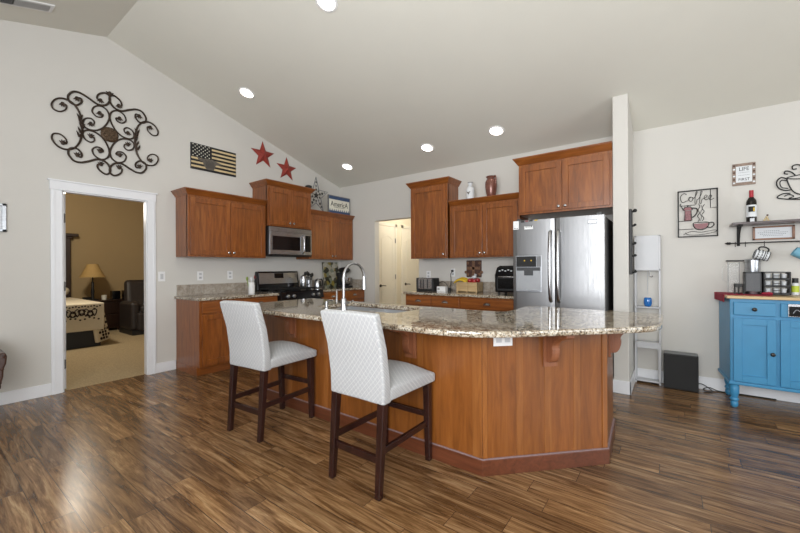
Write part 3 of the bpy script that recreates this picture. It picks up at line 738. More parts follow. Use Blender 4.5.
# ------------------------------------------------------------------ bar stools
def make_stool():
    t = thing('bar_stool', 'grey patterned bar stool nearest the camera, right of the pair', 'bar stool', (0, 0, 0), 'bar stools at the island')
    # seat, domed
    mb = MB(); nx, ny = 10, 10; W2, y0, y1 = .213, -.195, .265
    grid = [[None] * (ny + 1) for _ in range(nx + 1)]
    def zt(u, v): return .575 + .065 * (1 - abs(u) ** 2.6) * (1 - abs(v) ** 2.8) - .012 * max(0, v) ** 3
    for i in range(nx + 1):
        for j in range(ny + 1):
            u, v = -1 + 2 * i / nx, -1 + 2 * j / ny
            grid[i][j] = mb._v((u * W2 * (1 + .03 * v), y0 + (y1 - y0) * (j / ny), zt(u, v)))
    for i in range(nx):
        for j in range(ny): mb.bm.faces.new((grid[i][j], grid[i+1][j], grid[i+1][j+1], grid[i][j+1]))
    edge = [grid[i][0] for i in range(nx + 1)] + [grid[nx][j] for j in range(1, ny + 1)] + [grid[i][ny] for i in range(nx - 1, -1, -1)] + [grid[0][j] for j in range(ny - 1, 0, -1)]
    low = [mb.bm.verts.new((v.co.x, v.co.y, .505)) for v in edge]
    for k in range(len(edge)): mb.bm.faces.new((edge[k], edge[(k+1) % len(edge)], low[(k+1) % len(edge)], low[k]))
    mb.bm.faces.new(low[::-1])
    mb.build('seat', 'fabric', t, bev=.014, smooth=True, seg=4)
    # backrest, raked back, slightly flared towards the top
    prof = [(-.25, .495), (-.252, .62), (-.275, .79), (-.330, .988)]
    mb = MB(); th = .075; rings = []
    for i, (y, z) in enumerate(prof):
        h = i / 3; hw = .205 + .006 * h
        tt = th - .025 * h
        rings.append([mb._v(p) for p in ((-hw, y, z), (0, y + .006, z + (.004 if i == 3 else 0)), (hw, y, z), (hw, y + tt, z + .01 * h), (0, y + tt + .008, z + .012 * h), (-hw, y + tt, z + .01 * h))])
    for a, b in zip(rings, rings[1:]):
        for k in range(6): mb.bm.faces.new((a[k], a[(k+1) % 6], b[(k+1) % 6], b[k]))
    mb.bm.faces.new(rings[0][::-1]); mb.bm.faces.new(rings[-1])
    mb.build('backrest', 'fabric', t, bev=.014, smooth=True, seg=4)
    def leg(x, yb, yt, zt_):
        w0, w1 = .017, .022
        m_ = MB(); ym = yt * .7 + yb * .3
        m_.hexa([(x - w0, yb - w0, 0), (x + w0, yb - w0, 0), (x + w0, yb + w0, 0), (x - w0, yb + w0, 0),
                 (x - w1, yt - w1, zt_), (x + w1, yt - w1, zt_), (x + w1, yt + w1, zt_), (x - w1, yt + w1, zt_)])
        m_.build('leg', 'legwood', t, bev=.003)
    for s_ in (-1, 1):
        leg(s_ * .178, -.262, -.222, .53); leg(s_ * .180, .236, .222, .53)
    MB().box(-.16, .16, -.252, -.228, .175, .215).build('stretcher', 'legwood', t, bev=.003)
    MB().box(-.16, .16, .228, .25, .275, .31).build('stretcher', 'legwood', t, bev=.003)
    for s_ in (-1, 1): MB().box(s_ * .178 - .010, s_ * .178 + .010, -.24, .24, .225, .262).build('stretcher', 'legwood', t, bev=.003)
    return t
st = make_stool(); st.location = (3.488, 1.757, 0)
s2 = copy_tree(st); s2.location = (2.368, 1.742, 0); s2.rotation_euler.z = math.radians(4.5)
s2['label'] = 'grey patterned bar stool nearer the range, left of the pair'

# ------------------------------------------------------------------ ceiling lights and vent
lpos = [(.73, 2.50, 'recessed light above the flag, nearest the left wall'), (2.57, 2.14, 'recessed light at the top edge of the picture'), (.72, 4.25, 'recessed light above the patriotic sign in the corner'),
        (2.25, 4.25, 'recessed light in front of the tall narrow cabinet'), (3.24, 4.24, 'recessed light before the cabinet above the fridge')]
tilt = Matrix.Rotation(-math.atan(SL), 4, 'X')
proto = None
for x, y, lb in lpos:
    z = ceil_z(y)
    if proto is None:
        proto = thing('recessed_light', lb, 'ceiling light', (0, 0, 0), 'recessed ceiling lights')
        MB().lathe([(.075, -.004), (.078, -.008), (.095, -.006), (.098, 0), (.075, 0)], (0, 0, 0), 28).build('trim_ring', 'white', proto, smooth=True)
        MB().lathe([(.0, -.0065), (.0745, -.0065), (.0745, -.003), (0, -.003)], (0, 0, 0), 28).build('lamp_disc', 'lampon', proto)
        ld = bpy.data.lights.new('downlight', 'SPOT'); ld.energy = 5; ld.spot_size = math.radians(120); ld.spot_blend = .8; ld.shadow_soft_size = .07; ld.color = (1, .95, .87)
        lo = bpy.data.objects.new('lamp_glow', ld); COL.objects.link(lo); lo.parent = proto; lo.location = (0, 0, -.03)
        r = proto
    else: r = copy_tree(proto); r['label'] = lb
    r.location = (x, y, z); r.rotation_euler.x = -math.atan(SL)
vt = thing('ceiling_vent', 'white ceiling register at the top left, grille half dark', 'vent', (.4, .5, ceil_z(.5)))
TV = Matrix.Translation((.415, .50, ceil_z(.50))) @ Matrix.Rotation(math.atan(SL), 4, 'X')
MB(TV).box(-.075, .075, -.30, .31, -.010, 0).build('frame', 'white', vt, bev=.004)
MB(TV).box(-.05, .05, -.27, .05, -.012, -.0102).build('dark_opening', 'blackm', vt)
for k in range(22): MB(TV).box(-.052, .052, .055 + k * .0105 - .0, .059 + k * .0105, -.0125, -.0102).build('slat', 'grey', vt)
for k in range(24): MB(TV).box(-.052, .052, -.268 + k * .013, -.264 + k * .013, -.0145, -.012).build('slat', 'grey', vt)

#MORE
# ------------------------------------------------------------------ wall decor, left wall
def wall_y(y, z, o=.02): return (o, y, z)
art = thing('scroll_wall_art', 'large dark wrought iron scroll art with bronze medallion above the bedroom doorway', 'wall art', (0, 1.318, 2.717))
# centre lines of one quadrant, in metres from the medallion
AC = (1.318, 2.705)
side = [(-0.232, 0.0), (-0.233, 0.044), (-0.255, 0.154), (-0.304, 0.23), (-0.369, 0.254), (-0.428, 0.233), (-0.464, 0.176), (-0.455, 0.125), (-0.405, 0.113), (-0.361, 0.15), (-0.357, 0.195), (-0.384, 0.201)]
tops = [(-0.08, 0.348), (-0.107, 0.351), (-0.103, 0.39), (-0.073, 0.423), (-0.032, 0.439), (-0.001, 0.412), (-0.001, 0.364), (-0.036, 0.309), (-0.104, 0.293), (-0.186, 0.335), (-0.249, 0.36), (-0.304, 0.351), (-0.342, 0.293), (-0.33, 0.237), (-0.278, 0.223), (-0.237, 0.266), (-0.243, 0.305), (-0.274, 0.297)]
inner = [(-0.087, 0.21), (-0.057, 0.199), (-0.071, 0.169), (-0.114, 0.163), (-0.149, 0.202), (-0.129, 0.261), (-0.07, 0.286), (-0.017, 0.251), (-0.004, 0.174), (-0.045, 0.075), (-0.113, 0.014), (-0.187, 0.007), (-0.225, 0.044), (-0.211, 0.103), (-0.165, 0.126), (-0.133, 0.103), (-0.138, 0.068), (-0.164, 0.072)]
flow = {'side': side, 'tops': tops, 'inner': inner}
for nm, P in flow.items():
    for sx_ in (1, -1):
        for sz_ in (1, -1):
            pts = []
            for p in P:
                a, b = p; pts.append(wall_y(AC[0] + a * sx_, AC[1] + b * sz_, .022 if nm != 'inner' else .016))
            cp = catmull(pts, 5)
            rr = .0085 if nm != 'inner' else .007
            MB().tube(cp, rr, 6, rs=[rr * (1.25 - .5 * abs(k / (len(cp) - 1) - (.0 if nm == 'side' else .5))) for k in range(len(cp))]).build('scroll', 'rustiron', art, smooth=True)
            # curled leaf at every spiral end
            ends = [P[-1]] if nm == 'side' else [P[0], P[-1]]
            for e_ in ends:
                a, b = e_; c = Vector(wall_y(AC[0] + a * sx_, AC[1] + b * sz_, .026)); mb = MB()
                mb.ball(c, .017, 8, (.5, 1, 1))
                for k in range(4):
                    an = (40 + k * 34) * PI / 180; d = Vector((0, math.cos(an) * sx_, -math.sin(an) * sz_))
                    mb.tube([c, c + d * .018, c + d * .038 + Vector((.006, 0, 0))], .01, 5, rs=[.009, .009, .002])
                mb.build('leaf', 'rustiron', art)
mb = MB().lathe([(.078, .006), (.081, .016), (.072, .028), (.03, .034), (0, .036)], (0, AC[0], AC[1]), 26, 'X'); md_ = mb.build('medallion', 'medal', art, smooth=True)
mb = MB()
for k in range(16):
    a = 2 * PI * k / 16; mb.ball((.030, AC[0] + .057 * math.cos(a), AC[1] + .057 * math.sin(a)), .013, 8)
for k in range(8):
    a = 2 * PI * k / 8; mb.tube([(.034, AC[0], AC[1]), (.038, AC[0] + .05 * math.cos(a), AC[1] + .05 * math.sin(a))], .007, 6)
mb.build('rosette', 'medal', md_)
mb = MB().ball((.02, AC[0], 3.155), .02, 8)
for k in range(5):
    a = (k * 45) * PI / 180; mb.tube([(.02, AC[0], 3.135), (.025, AC[0] + .045 * math.cos(a), 3.14 + .035 * math.sin(a))], .012, 6, rs=[.013, .005])
mb.build('finial', 'rustiron', art)
for sx_ in (1, -1):                                   # acanthus leaves on the side scrolls
    for k in range(5):
        z = -.10 + k * .045; a = side[0][0]; y = AC[0] + (a - abs(z) * .25 * 1) * sx_
        for e_ in (-1, 1): MB().tube([(.022, y, AC[1] + z), (.03, y + .012 * e_, AC[1] + z + .03), (.026, y + .024 * e_ , AC[1] + z + .06)], .008, 5, rs=[.01, .009, .002]).build('leaf', 'rustiron', art)

# flag plaque
fl = thing('wooden_flag', 'dark wooden american flag plaque with tan stripes on the left wall', 'wall art', (0, 2.455, 2.69))
FY0, FY1, FZ0, FZ1 = 2.155, 2.757, 2.525, 2.858
MB(TX).box(FY0, FY1, .001, .018, FZ0, FZ1).build('board', 'blackm', fl, bev=.002)
sh = (FZ1 - FZ0) / 13
for k in range(6):
    z = FZ0 + sh * (2 * k + 1); y0 = FY0 if k < 3 else FY0 + .262
    MB(TX).box(y0 + .004, FY1 - .004, .018, .021, z + .001, z + sh * .98).build('stripe', 'tanstripe', fl)
cn = MB(TX).box(FY0 + .004, FY0 + .255, .018, .020, FZ0 + sh * 6.05, FZ1 - .003).build('canton', 'ink', fl)
mb = MB(TX)
for r_ in range(7):
    for c_ in range(5 if r_ % 2 == 0 else 4):
        y = FY0 + .026 + c_ * .051 + (.0255 if r_ % 2 else 0); z = FZ1 - .018 - r_ * .0235
        pts = [(y + (.0105 if k % 2 == 0 else .0045) * math.sin(k * PI / 5), .0202, z + (.0105 if k % 2 == 0 else .0045) * math.cos(k * PI / 5)) for k in range(10)]
        mb.prism(pts, (0, .0015, 0))
mb.build('stars', 'cream', cn)
# engraved emblem over the lower stripes
ez, ey = FZ0 + .105, FY0 + .235
shape = [(-.17, .062), (-.12, .045), (-.06, .05), (-.03, .06), (0, .052), (.03, .06), (.06, .05), (.12, .035), (.17, .02), (.12, .0), (.08, -.008), (.07, -.05), (.05, -.085), (-.04, -.085), (-.07, -.045), (-.09, .005), (-.14, .02)]
em = MB(TX).prism([(ey + a, .0215, ez + b) for a, b in shape], (0, .002, 0)).build('emblem', 'greymark', fl)
mb = MB(TX)
for k in range(9): mb.tube([(ey - .055 + k * .013, .0238, ez + .035 - (k % 3) * .006), (ey - .045 + k * .012, .0238, ez - .02), (ey - .05 + k * .013, .0238, ez - .07)], .0018, 4)
mb.build('emblem_lines', 'ink', em)

def barn_star(y, z, r, lab, rot=0):
    o = MB(); c = o._v((.055, y, z)); ring = []; back = []
    for k in range(10):
        a = PI / 2 + k * PI / 5 + rot; rr = r if k % 2 == 0 else r * .40
        p = (.006 if k % 2 == 0 else .012, y + rr * math.cos(a), z + rr * math.sin(a)); ring.append(o._v(p)); back.append(o._v((.002, p[1], p[2])))
    for k in range(10):
        o.bm.faces.new((c, ring[k], ring[(k+1) % 10])); o.bm.faces.new((ring[k], back[k], back[(k+1) % 10], ring[(k+1) % 10]))
    o.bm.faces.new(back)
    return tag(o.build('barn_star', 'red'), lab, 'wall art', 'red tin barn stars')
barn_star(3.19, 2.945, .205, 'larger red tin barn star, higher on the left wall', .03)
barn_star(3.61, 2.82, .195, 'smaller red tin barn star just above the raised cabinet', .0)

# things on top of the left wall cabinets
hs = thing('openwork_star', 'openwork metal star with small cut-out stars standing on the corner cabinet', 'star decoration', (.25, 4.0, 2.17))
SC, SR = Vector((.25, 4.00, 2.435)), .30
def spt(k, r, o=0): a = PI / 2 + k * PI / 5; return SC + Vector((o, r * math.cos(a) * .88, r * math.sin(a)))
outl = [spt(k, SR if k % 2 == 0 else SR * .40) for k in range(10)]
MB().tube(outl, .009, 6, closed=True).build('frame', 'grey', hs)
def mini(c, r, rot=0):
    mb = MB(); mb.prism([c + Vector((0, (r if k % 2 == 0 else r * .42) * math.cos(rot + k * PI / 5), (r if k % 2 == 0 else r * .42) * math.sin(rot + k * PI / 5))) for k in range(10)], (.006, 0, 0)); return mb
mini(SC, .065, PI/2).build('centre_star', 'ink', hs)
random.seed(3)
for k in range(0, 10, 2):
    for f, r in ((.32, .028), (.52, .03), (.72, .022)):
        a = PI / 2 + k * PI / 5; c = SC + Vector((0, SR * f * math.cos(a) * .88, SR * f * math.sin(a)))
        mini(c, r, random.random() * 2).build('cut_star', 'ink' if random.random() < .6 else 'grey', hs)
for k in range(1, 10, 2): mini(spt(k, SR * .30), .024, k).build('cut_star', 'ink', hs)
sg = thing('america_sign', 'framed blue and cream patriotic sign on the corner cabinet', 'sign', (.28, 4.5, 2.17))
sy0, sy1, sz0, sz1 = 4.232, 4.745, 2.175, 2.485
TS = Matrix.Translation((.17, 0, 0)) @ TX
MB(TS).box(sy0, sy1, .10, .118, sz0, sz1).build('board', 'cream', sg, bev=.002)
f_ = MB(TS)
for b_ in ((sy0, sy1, sz0, sz0 + .012), (sy0, sy1, sz1 - .012, sz1), (sy0, sy0 + .012, sz0, sz1), (sy1 - .012, sy1, sz0, sz1)): f_.box(b_[0], b_[1], .10, .128, b_[2], b_[3])
f_.build('frame', 'grey', sg, bev=.002)
MB(TS).box(sy0 + .012, sy1 - .012, .118, .121, sz1 - .065, sz1 - .012).build('blue_band', 'navy', sg)
zig = [(sy0 + .012, .118, sz0 + .012)]
nz = 10; wz = (sy1 - sy0 - .024) / nz
zig = [(sy0 + .012, .118, sz0 + .012), (sy1 - .012, .118, sz0 + .012), (sy1 - .012, .118, sz0 + .045)]
for k in range(nz, 0, -1):
    b_ = sy0 + .012 + k * wz; zig += [(b_ - wz * .25, .118, sz0 + .05), (b_ - wz * .5, .118, sz0 + .085), (b_ - wz * .75, .118, sz0 + .05)]
zig += [(sy0 + .012, .118, sz0 + .045)]
MB(TS).prism(zig, (0, .003, 0)).build('picket_border', 'navy', sg)
text_mesh('lettering', 'AmericA', .125, 'ink', sg, (.2895, (sy0 + sy1) / 2, (sz0 + sz1) / 2 + .01), 'X', sx=.9)
mb = MB(TS)
for k in range(14): mb.box(sy0 + .13 + k * .018, sy0 + .142 + k * .018, .1185, .120, 2.285, 2.292)
mb.build('small_print', 'ink', sg)
can = thing('candle_tin', 'small black tin standing on the raised cabinet behind its crown', 'tin', (.32, 3.79, 2.49))
MB().lathe([(.05, 2.487), (.052, 2.495), (.052, 2.53), (.048, 2.545), (.02, 2.555)], (.32, 3.79, 0), 18).build('tin_body', 'blackm', can, smooth=True)
MB().lathe([(.054, 2.53), (.054, 2.538)], (.32, 3.79, 0), 18).build('lid', 'black', can)

# things on the back wall cabinets
jr = thing('white_jar', 'small white glass bottle with dark mark on the back wall cabinet', 'bottle', (2.73, 4.58, 2.146))
MB().lathe([(.052, 2.146), (.056, 2.16), (.056, 2.30), (.045, 2.33), (.025, 2.345), (.025, 2.37), (.032, 2.378), (.032, 2.39)], (2.73, 4.58, 0), 20).build('bottle_body', 'paper', jr, smooth=True)
MB().prism([(2.70, 4.522, 2.27), (2.73, 4.522, 2.225), (2.76, 4.522, 2.27), (2.73, 4.522, 2.255)], (0, -.002, 0)).build('mark', 'greymark', jr)
MB().lathe([(.034, 2.39), (.034, 2.40)], (2.73, 4.58, 0), 18).build('stopper', 'grey', jr)
pt_ = thing('copper_pitcher', 'copper pink glazed pitcher with handle on the back wall cabinet', 'pitcher', (3.03, 4.58, 2.146))
MB().lathe([(.045, 2.146), (.05, 2.155), (.068, 2.22), (.078, 2.30), (.076, 2.36), (.058, 2.395), (.046, 2.41), (.052, 2.43), (.058, 2.436), (.048, 2.432), (.04, 2.40)], (3.03, 4.58, 0), 26).build('pitcher_body', 'copper', pt_, smooth=True)
MB().tube(catmull([(3.07, 4.56, 2.425), (3.10, 4.55, 2.428), (3.108, 4.55, 2.38), (3.095, 4.56, 2.31)], 5), .010, 8).build('handle', 'copper', pt_, smooth=True)
MB().hexa([(2.985, 4.56, 2.414), (2.985, 4.60, 2.414), (2.975, 4.59, 2.414), (2.975, 4.57, 2.414), (2.985, 4.555, 2.436), (2.985, 4.605, 2.436), (2.955, 4.585, 2.44), (2.955, 4.575, 2.44)]).build('spout', 'copper', pt_)

# ------------------------------------------------------------------ counter items, left run
CT = .902
cr = thing('utensil_crock', 'white cylindrical crock with green and red utensils left of the range', 'crock', (.38, 2.765, CT))
MB().lathe([(.038, CT), (.041, CT + .005), (.041, CT + .15), (.036, CT + .15), (.036, CT + .02), (0, CT + .02)], (.38, 2.765, 0), 20).build('crock_body', 'white', cr, smooth=True)
for dx, dy, h, mm, hd in ((-.01, -.02, .22, 'green', 1), (.01, -.005, .215, 'paper', 1), (.0, .02, .24, 'apple', 1), (.02, .012, .27, 'blackm', 0)):
    u_ = thing('kitchen_utensil', {'green': 'green handled', 'paper': 'white', 'apple': 'red', 'blackm': 'black handled'}[mm] + ' utensil standing in the crock left of the range', 'utensil', (.38 + dx, 2.765 + dy, CT + .02), 'utensils in the left crock')
    t0, t1 = Vector((.38 + dx, 2.765 + dy, CT + .025)), Vector((.38 + dx * 2, 2.765 + dy * 2.6, CT + h - .04))
    MB().tube([t0, t1], .006, 6).build('shaft', mm, u_)
    MB().ball(t1 + Vector((0, 0, .02)), .022, 10, (.4, .8, 1.4) if hd else (.4, .4, 1.8)).build('head', mm, u_, smooth=True)
ct = thing('utensil_holder', 'steel canister with black utensils right of the range', 'utensil holder', (.20, 3.885, CT))
MB().lathe([(.05, CT), (.052, CT + .15), (.046, CT + .15), (.046, CT + .02), (0, CT + .02)], (.20, 3.885, 0), 20).build('canister', 'steel', ct, smooth=True)
random.seed(5)
for k in range(5):
    a = k * 1.3; dx, dy = .02 * math.cos(a), .02 * math.sin(a)
    lb = ['leaning towards the range', 'leaning towards the wall', 'standing in the middle', 'leaning towards the corner', 'leaning towards the room'][k]
    u_ = thing('black_utensil', 'black cooking utensil %s in the steel canister' % lb, 'utensil', (.2 + dx, 3.885 + dy, CT + .02), 'black utensils in the canister')
    t0, t1 = Vector((.2 + dx, 3.885 + dy, CT + .03)), Vector((.2 + dx * 2.6, 3.885 + dy * 3, CT + .20 + .01 * k))
    MB().tube([t0, t1], .006, 6).build('shaft', 'blackm', u_)
    MB().ball(t1 + Vector((0, 0, .02)), .026, 10, (.5, 1, 1.3)).build('head', 'blackm', u_, smooth=True)
pc = thing('coffee_percolator', 'tall white steel carafe standing on the right rear cooktop', 'carafe', (.25, 3.66, .95))
MB().lathe([(.048, .950), (.05, .96), (.05, 1.09), (.044, 1.115), (.02, 1.125), (.012, 1.14), (0, 1.142)], (.25, 3.735, 0), 22).build('carafe_body', 'chrome', pc, smooth=True)
MB().tube(catmull([(.29, 3.765, 1.10), (.33, 3.79, 1.09), (.33, 3.79, 1.0), (.29, 3.765, .98)], 4), .007).build('handle', 'blackm', pc, smooth=True)
tst = thing('chrome_kettle', 'chrome kettle with black handle between canister and picture board', 'kettle', (.24, 4.03, CT))
MB().lathe([(.062, CT), (.064, CT + .01), (.058, CT + .11), (.045, CT + .15), (.015, CT + .165), (0, CT + .168)], (.24, 4.03, 0), 22).build('kettle_body', 'chrome', tst, smooth=True)
MB().tube(catmull([(.24, 4.07, CT + .15), (.25, 4.115, CT + .15), (.25, 4.12, CT + .06), (.25, 4.09, CT + .03)], 5), .009).build('handle', 'blackm', tst, smooth=True)
MB().box(.285, .302, 4.015, 4.045, CT + .03, CT + .13).build('dark_window', 'black', tst, bev=.003)
# picture cutting board
M['collage'] = None
def collage():
    m, nt, b = base_mat('printed_produce_picture', 0.35)
    v = N(nt, 'ShaderNodeTexVoronoi'); v.inputs['Scale'].default_value = 17; nt.links.new(coords(nt), v.inputs['Vector'])
    sx_ = N(nt, 'ShaderNodeSeparateColor'); nt.links.new(v.outputs['Color'], sx_.inputs[0])
    r = ramp(nt, sx_.outputs[0], [(0.0, '2E2C22'), (0.2, '7D8270'), (0.42, 'A59F8C'), (0.6, '8A7B3A'), (0.75, '4F4A3A'), (0.9, 'B3AFA0')], 'CONSTANT')
    nt.links.new(r.outputs['Color'], b.inputs['Base Color']); return m
M['collage'] = collage()
cb_ = thing('picture_board', 'rectangular board with a printed produce picture leaning in the corner', 'board', (.03, 4.505, CT))
MB().hexa([(.075, 4.32, CT), (.085, 4.32, CT), (.085, 4.69, CT), (.075, 4.69, CT), (.015, 4.32, 1.345), (.025, 4.32, 1.345), (.025, 4.69, 1.345), (.015, 4.69, 1.345)]).build('board', 'collage', cb_, bev=.002)
mx = thing('stand_mixer', 'dark stand mixer with a steel bowl in the kitchen corner', 'mixer', (.30, 4.60, CT))
MB().box(.22, .44, 4.50, 4.66, CT, CT + .03).build('base', 'blackm', mx, bev=.012)
MB().box(.16, .24, 4.53, 4.63, CT + .02, CT + .26).build('column', 'blackm', mx, bev=.02)
MB().ball((.30, 4.58, CT + .30), .07, 16, (2.0, .85, .75)).build('motor_head', 'blackm', mx, smooth=True)
MB().lathe([(.04, CT + .03), (.075, CT + .06), (.095, CT + .12), (.10, CT + .17), (.096, CT + .17), (.07, CT + .06), (0, CT + .045)], (.36, 4.58, 0), 22).build('bowl', 'chrome', mx, smooth=True)
MB().tube([(.36, 4.58, CT + .25), (.36, 4.58, CT + .12)], .009).build('beater', 'chrome', mx)

# ------------------------------------------------------------------ counter items, back run
to = thing('toaster', 'black and chrome two-slot toaster at the end of the back counter', 'toaster', (2.1, 4.5, CT))
MB().box(1.97, 2.23, 4.40, 4.56, CT + .015, CT + .185).build('body', 'chrome', to, bev=.022, seg=4)
MB().box(1.955, 1.985, 4.395, 4.565, CT + .012, CT + .19).build('end_cap', 'blackm', to, bev=.01)
MB().box(2.215, 2.245, 4.395, 4.565, CT + .012, CT + .19).build('end_cap', 'blackm', to, bev=.01)
MB().box(1.96, 2.24, 4.392, 4.568, CT, CT + .03).build('base', 'blackm', to, bev=.006)
for x in (2.03, 2.07, 2.14): MB().box(x, x + .012, 4.394, 4.402, CT + .04, CT + .17).build('side_rib', 'blackm', to)
for y in (4.45, 4.50): MB().box(2.0, 2.2, y, y + .02, CT + .180, CT + .1875).build('slot', 'black', to)
MB().box(2.243, 2.262, 4.465, 4.50, CT + .11, CT + .125).build('lever', 'blackm', to, bev=.003)
bx = thing('white_box', 'small white box with a marking beside the toaster', 'box', (2.33, 4.5, CT))
MB().box(2.262, 2.40, 4.46, 4.53, CT, CT + .07).build('carton', 'white', bx, bev=.004)
MB().box(2.275, 2.31, 4.458, 4.461, CT + .025, CT + .045).build('marking', 'grey', bx)
cd = tag(MB().tube(catmull([(2.25, 4.52, CT + .10), (2.29, 4.56, CT + .135), (2.345, 4.58, CT + .11), (2.40, 4.56, CT + .03), (2.415, 4.55, CT + .012)], 6), .0045, 6).build('black_cable', 'blackm', smooth=True), 'black toaster cord looping over the small white box', 'cord')
cd2 = tag(MB().tube(catmull([(2.352, 4.752, 1.175), (2.335, 4.74, 1.14), (2.34, 4.74, 1.05), (2.36, 4.68, CT + .06), (2.415, 4.56, CT + .012)], 6), .0045, 6).build('black_cable', 'blackm', smooth=True), 'black power cord hanging from the back wall outlet', 'cord')
tag(MB().box(2.405, 2.44, 4.53, 4.57, CT, CT + .05).build('power_adapter', 'blackm', bev=.005), 'black power adapter right of the white box', 'adapter')
def outlet(T, a, z, label, kind='outlet', plug=False, w=.075, h=.118):
    t = thing('wall_outlet' if kind == 'outlet' else 'light_switch', label, kind if kind == 'outlet' else 'light switch', tuple(T @ Vector((a, 0, z))), 'wall plates')
    MB(T).box(a - w/2, a + w/2, .001, .006, z - h/2, z + h/2).build('plate', 'white', t, bev=.002)
    if kind == 'outlet':
        for dz in (-.024, .024):
            s_ = MB(T).box(a - .017, a + .017, .006, .009, z + dz - .015, z + dz + .015).build('socket', 'whitem', t, bev=.002)
            MB(T).box(a - .008, a - .005, .009, .0096, z + dz - .006, z + dz + .006).box(a + .005, a + .008, .009, .0096, z + dz - .006, z + dz + .006).build('slots', 'grey', s_)
    else:
        MB(T).box(a - .016, a + .016, .006, .010, z - .032, z + .032).build('rocker', 'whitem', t, bev=.002)
    if plug: MB(T).box(a - .014, a + .014, .009, .035, z + .01, z + .04).build('plug', 'blackm', t, bev=.004)
outlet(TX, 1.822, 1.148, 'white light switch beside the bedroom door casing', 'switch')
outlet(TX, 2.27, 1.146, 'white outlet above the left counter near its end')
outlet(TX, 2.67, 1.150, 'white outlet above the left counter nearer the range')
outlet(TB, 1.93, 1.13, 'white outlet behind the toaster on the back wall')
outlet(TB, 2.352, 1.165, 'white outlet with black plug beside the cross plaque', plug=True)
outlet(TB, 3.05, 1.165, 'white outlet left of the air fryer')
# carved cross plaque
cp_ = thing('cross_plaque', 'brown carved cross plaque hanging above the fruit crate', 'plaque', (2.69, YB, 1.22))
MB(TB).box(2.575, 2.805, .001, .018, 1.10, 1.338).build('backing', 'plaque', cp_, bev=.006)
MB(TB).box(2.668, 2.712, .018, .032, 1.105, 1.33).box(2.59, 2.79, .018, .032, 1.205, 1.25).build('cross', 'plaquelight', cp_, bev=.006)
for x, z in ((2.60, 1.30), (2.78, 1.30), (2.60, 1.14), (2.78, 1.14), (2.57, 1.17), (2.81, 1.17)): MB(TB).ball((x, .022, z), .022, 10, (1, .5, 1)).build('carved_boss', 'plaquelight', cp_)
# fruit crate
cx = thing('fruit_crate', 'open light wooden crate holding fruit on the back counter', 'crate', (2.71, 4.6, CT))
KX0, KX1, KY0, KY1 = 2.555, 2.86, 4.50, 4.69
MB().box(KX0, KX1, KY0, KY1, CT, CT + .012).build('bottom', 'crate', cx)
for y in (KY0, KY1 - .012): MB().box(KX0, KX1, y, y + .012, CT, CT + .135).build('long_side', 'crate', cx, bev=.002)
for x in (KX0, KX1 - .012): MB().box(x, x + .012, KY0, KY1, CT, CT + .135).build('short_side', 'crate', cx, bev=.002)
for x in (KX0, 2.70, KX1 - .02): MB().box(x, x + .02, KY0 - .006, KY0, CT, CT + .138).build('batten', 'crate', cx, bev=.001)
for i in range(4):
    dz = i * .006; yy = 4.53 + i * .03
    P = [(2.50 - .004 * i, yy, CT + .118 + dz), (2.54, yy, CT + .152 + dz), (2.60, yy, CT + .168 + dz), (2.66, yy, CT + .15 + dz), (2.695, yy, CT + .112 + dz)]
    b_ = thing('banana', 'yellow banana, %s in the crate' % ['front one of the bunch', 'second from the front of the bunch', 'third from the front of the bunch', 'rear one of the bunch'][i], 'banana', (2.6, yy, CT + .13), 'bananas in the crate')
    c_ = catmull(P, 4); n_ = len(c_)
    MB().tube(c_, .016, 8, rs=[.016 * min(1, .35 + 3 * min(k, n_ - 1 - k) / n_) for k in range(n_)]).build('peel', 'yellow', b_, smooth=True)
    MB().tube([c_[0], c_[0] + Vector((-.014, 0, -.008))], .005, 6).build('stem', 'greymark', b_)
for i, (x, y, z, lb) in enumerate(((2.735, 4.55, .155, 'front left'), (2.80, 4.545, .15, 'front right'), (2.745, 4.63, .16, 'rear left'), (2.81, 4.63, .158, 'rear right'))):
    a_ = thing('apple', 'red apple at the %s of the crate beside the bananas' % lb, 'apple', (x, y, CT + z - .03), 'apples in the crate')
    MB().lathe([(0, -.026), (.015, -.032), (.032, -.018), (.037, .003), (.030, .024), (.014, .031), (0, .024)], (x, y, CT + z), 18).build('fruit', 'apple', a_, smooth=True)
    MB().tube([(x, y, CT + z + .022), (x + .004, y, CT + z + .043)], .002, 5).build('stem', 'greymark', a_)
bag = tag(MB().ball((2.775, 4.59, CT + .205), .03, 10, (1.2, .9, .7)).tube([(2.79, 4.59, CT + .215), (2.80, 4.59, CT + .245)], .018, 7, rs=[.008, .022]).build('foil_wrap', 'paper'), 'crumpled white wrapper lying on the apples', 'wrapper')
# air fryer
af = thing('air_fryer', 'black glossy air fryer oven beside the fridge', 'air fryer', (3.33, 4.45, CT))
MB().prism([(3.18, 4.32, CT + .03), (3.175, 4.32, CT + .24), (3.20, 4.32, CT + .33), (3.24, 4.32, CT + .355), (3.44, 4.32, CT + .355), (3.48, 4.32, CT + .33), (3.50, 4.32, CT + .24), (3.495, 4.32, CT + .03)], (0, .30, 0)).build('body', 'black', af, bev=.012)
fd = MB().box(3.205, 3.47, 4.305, 4.322, CT + .05, CT + .225).build('oven_door', 'blackm', af, bev=.006)
MB().box(3.225, 3.45, 4.302, 4.306, CT + .075, CT + .20).build('door_glass', 'black', fd)
MB().tube([(3.24, 4.305, CT + .215), (3.24, 4.285, CT + .22), (3.44, 4.285, CT + .22), (3.44, 4.305, CT + .215)], .007).build('handle', 'chrome', fd, smooth=True)
MB().box(3.21, 3.465, 4.310, 4.322, CT + .24, CT + .335).build('control_panel', 'black', af, bev=.004)
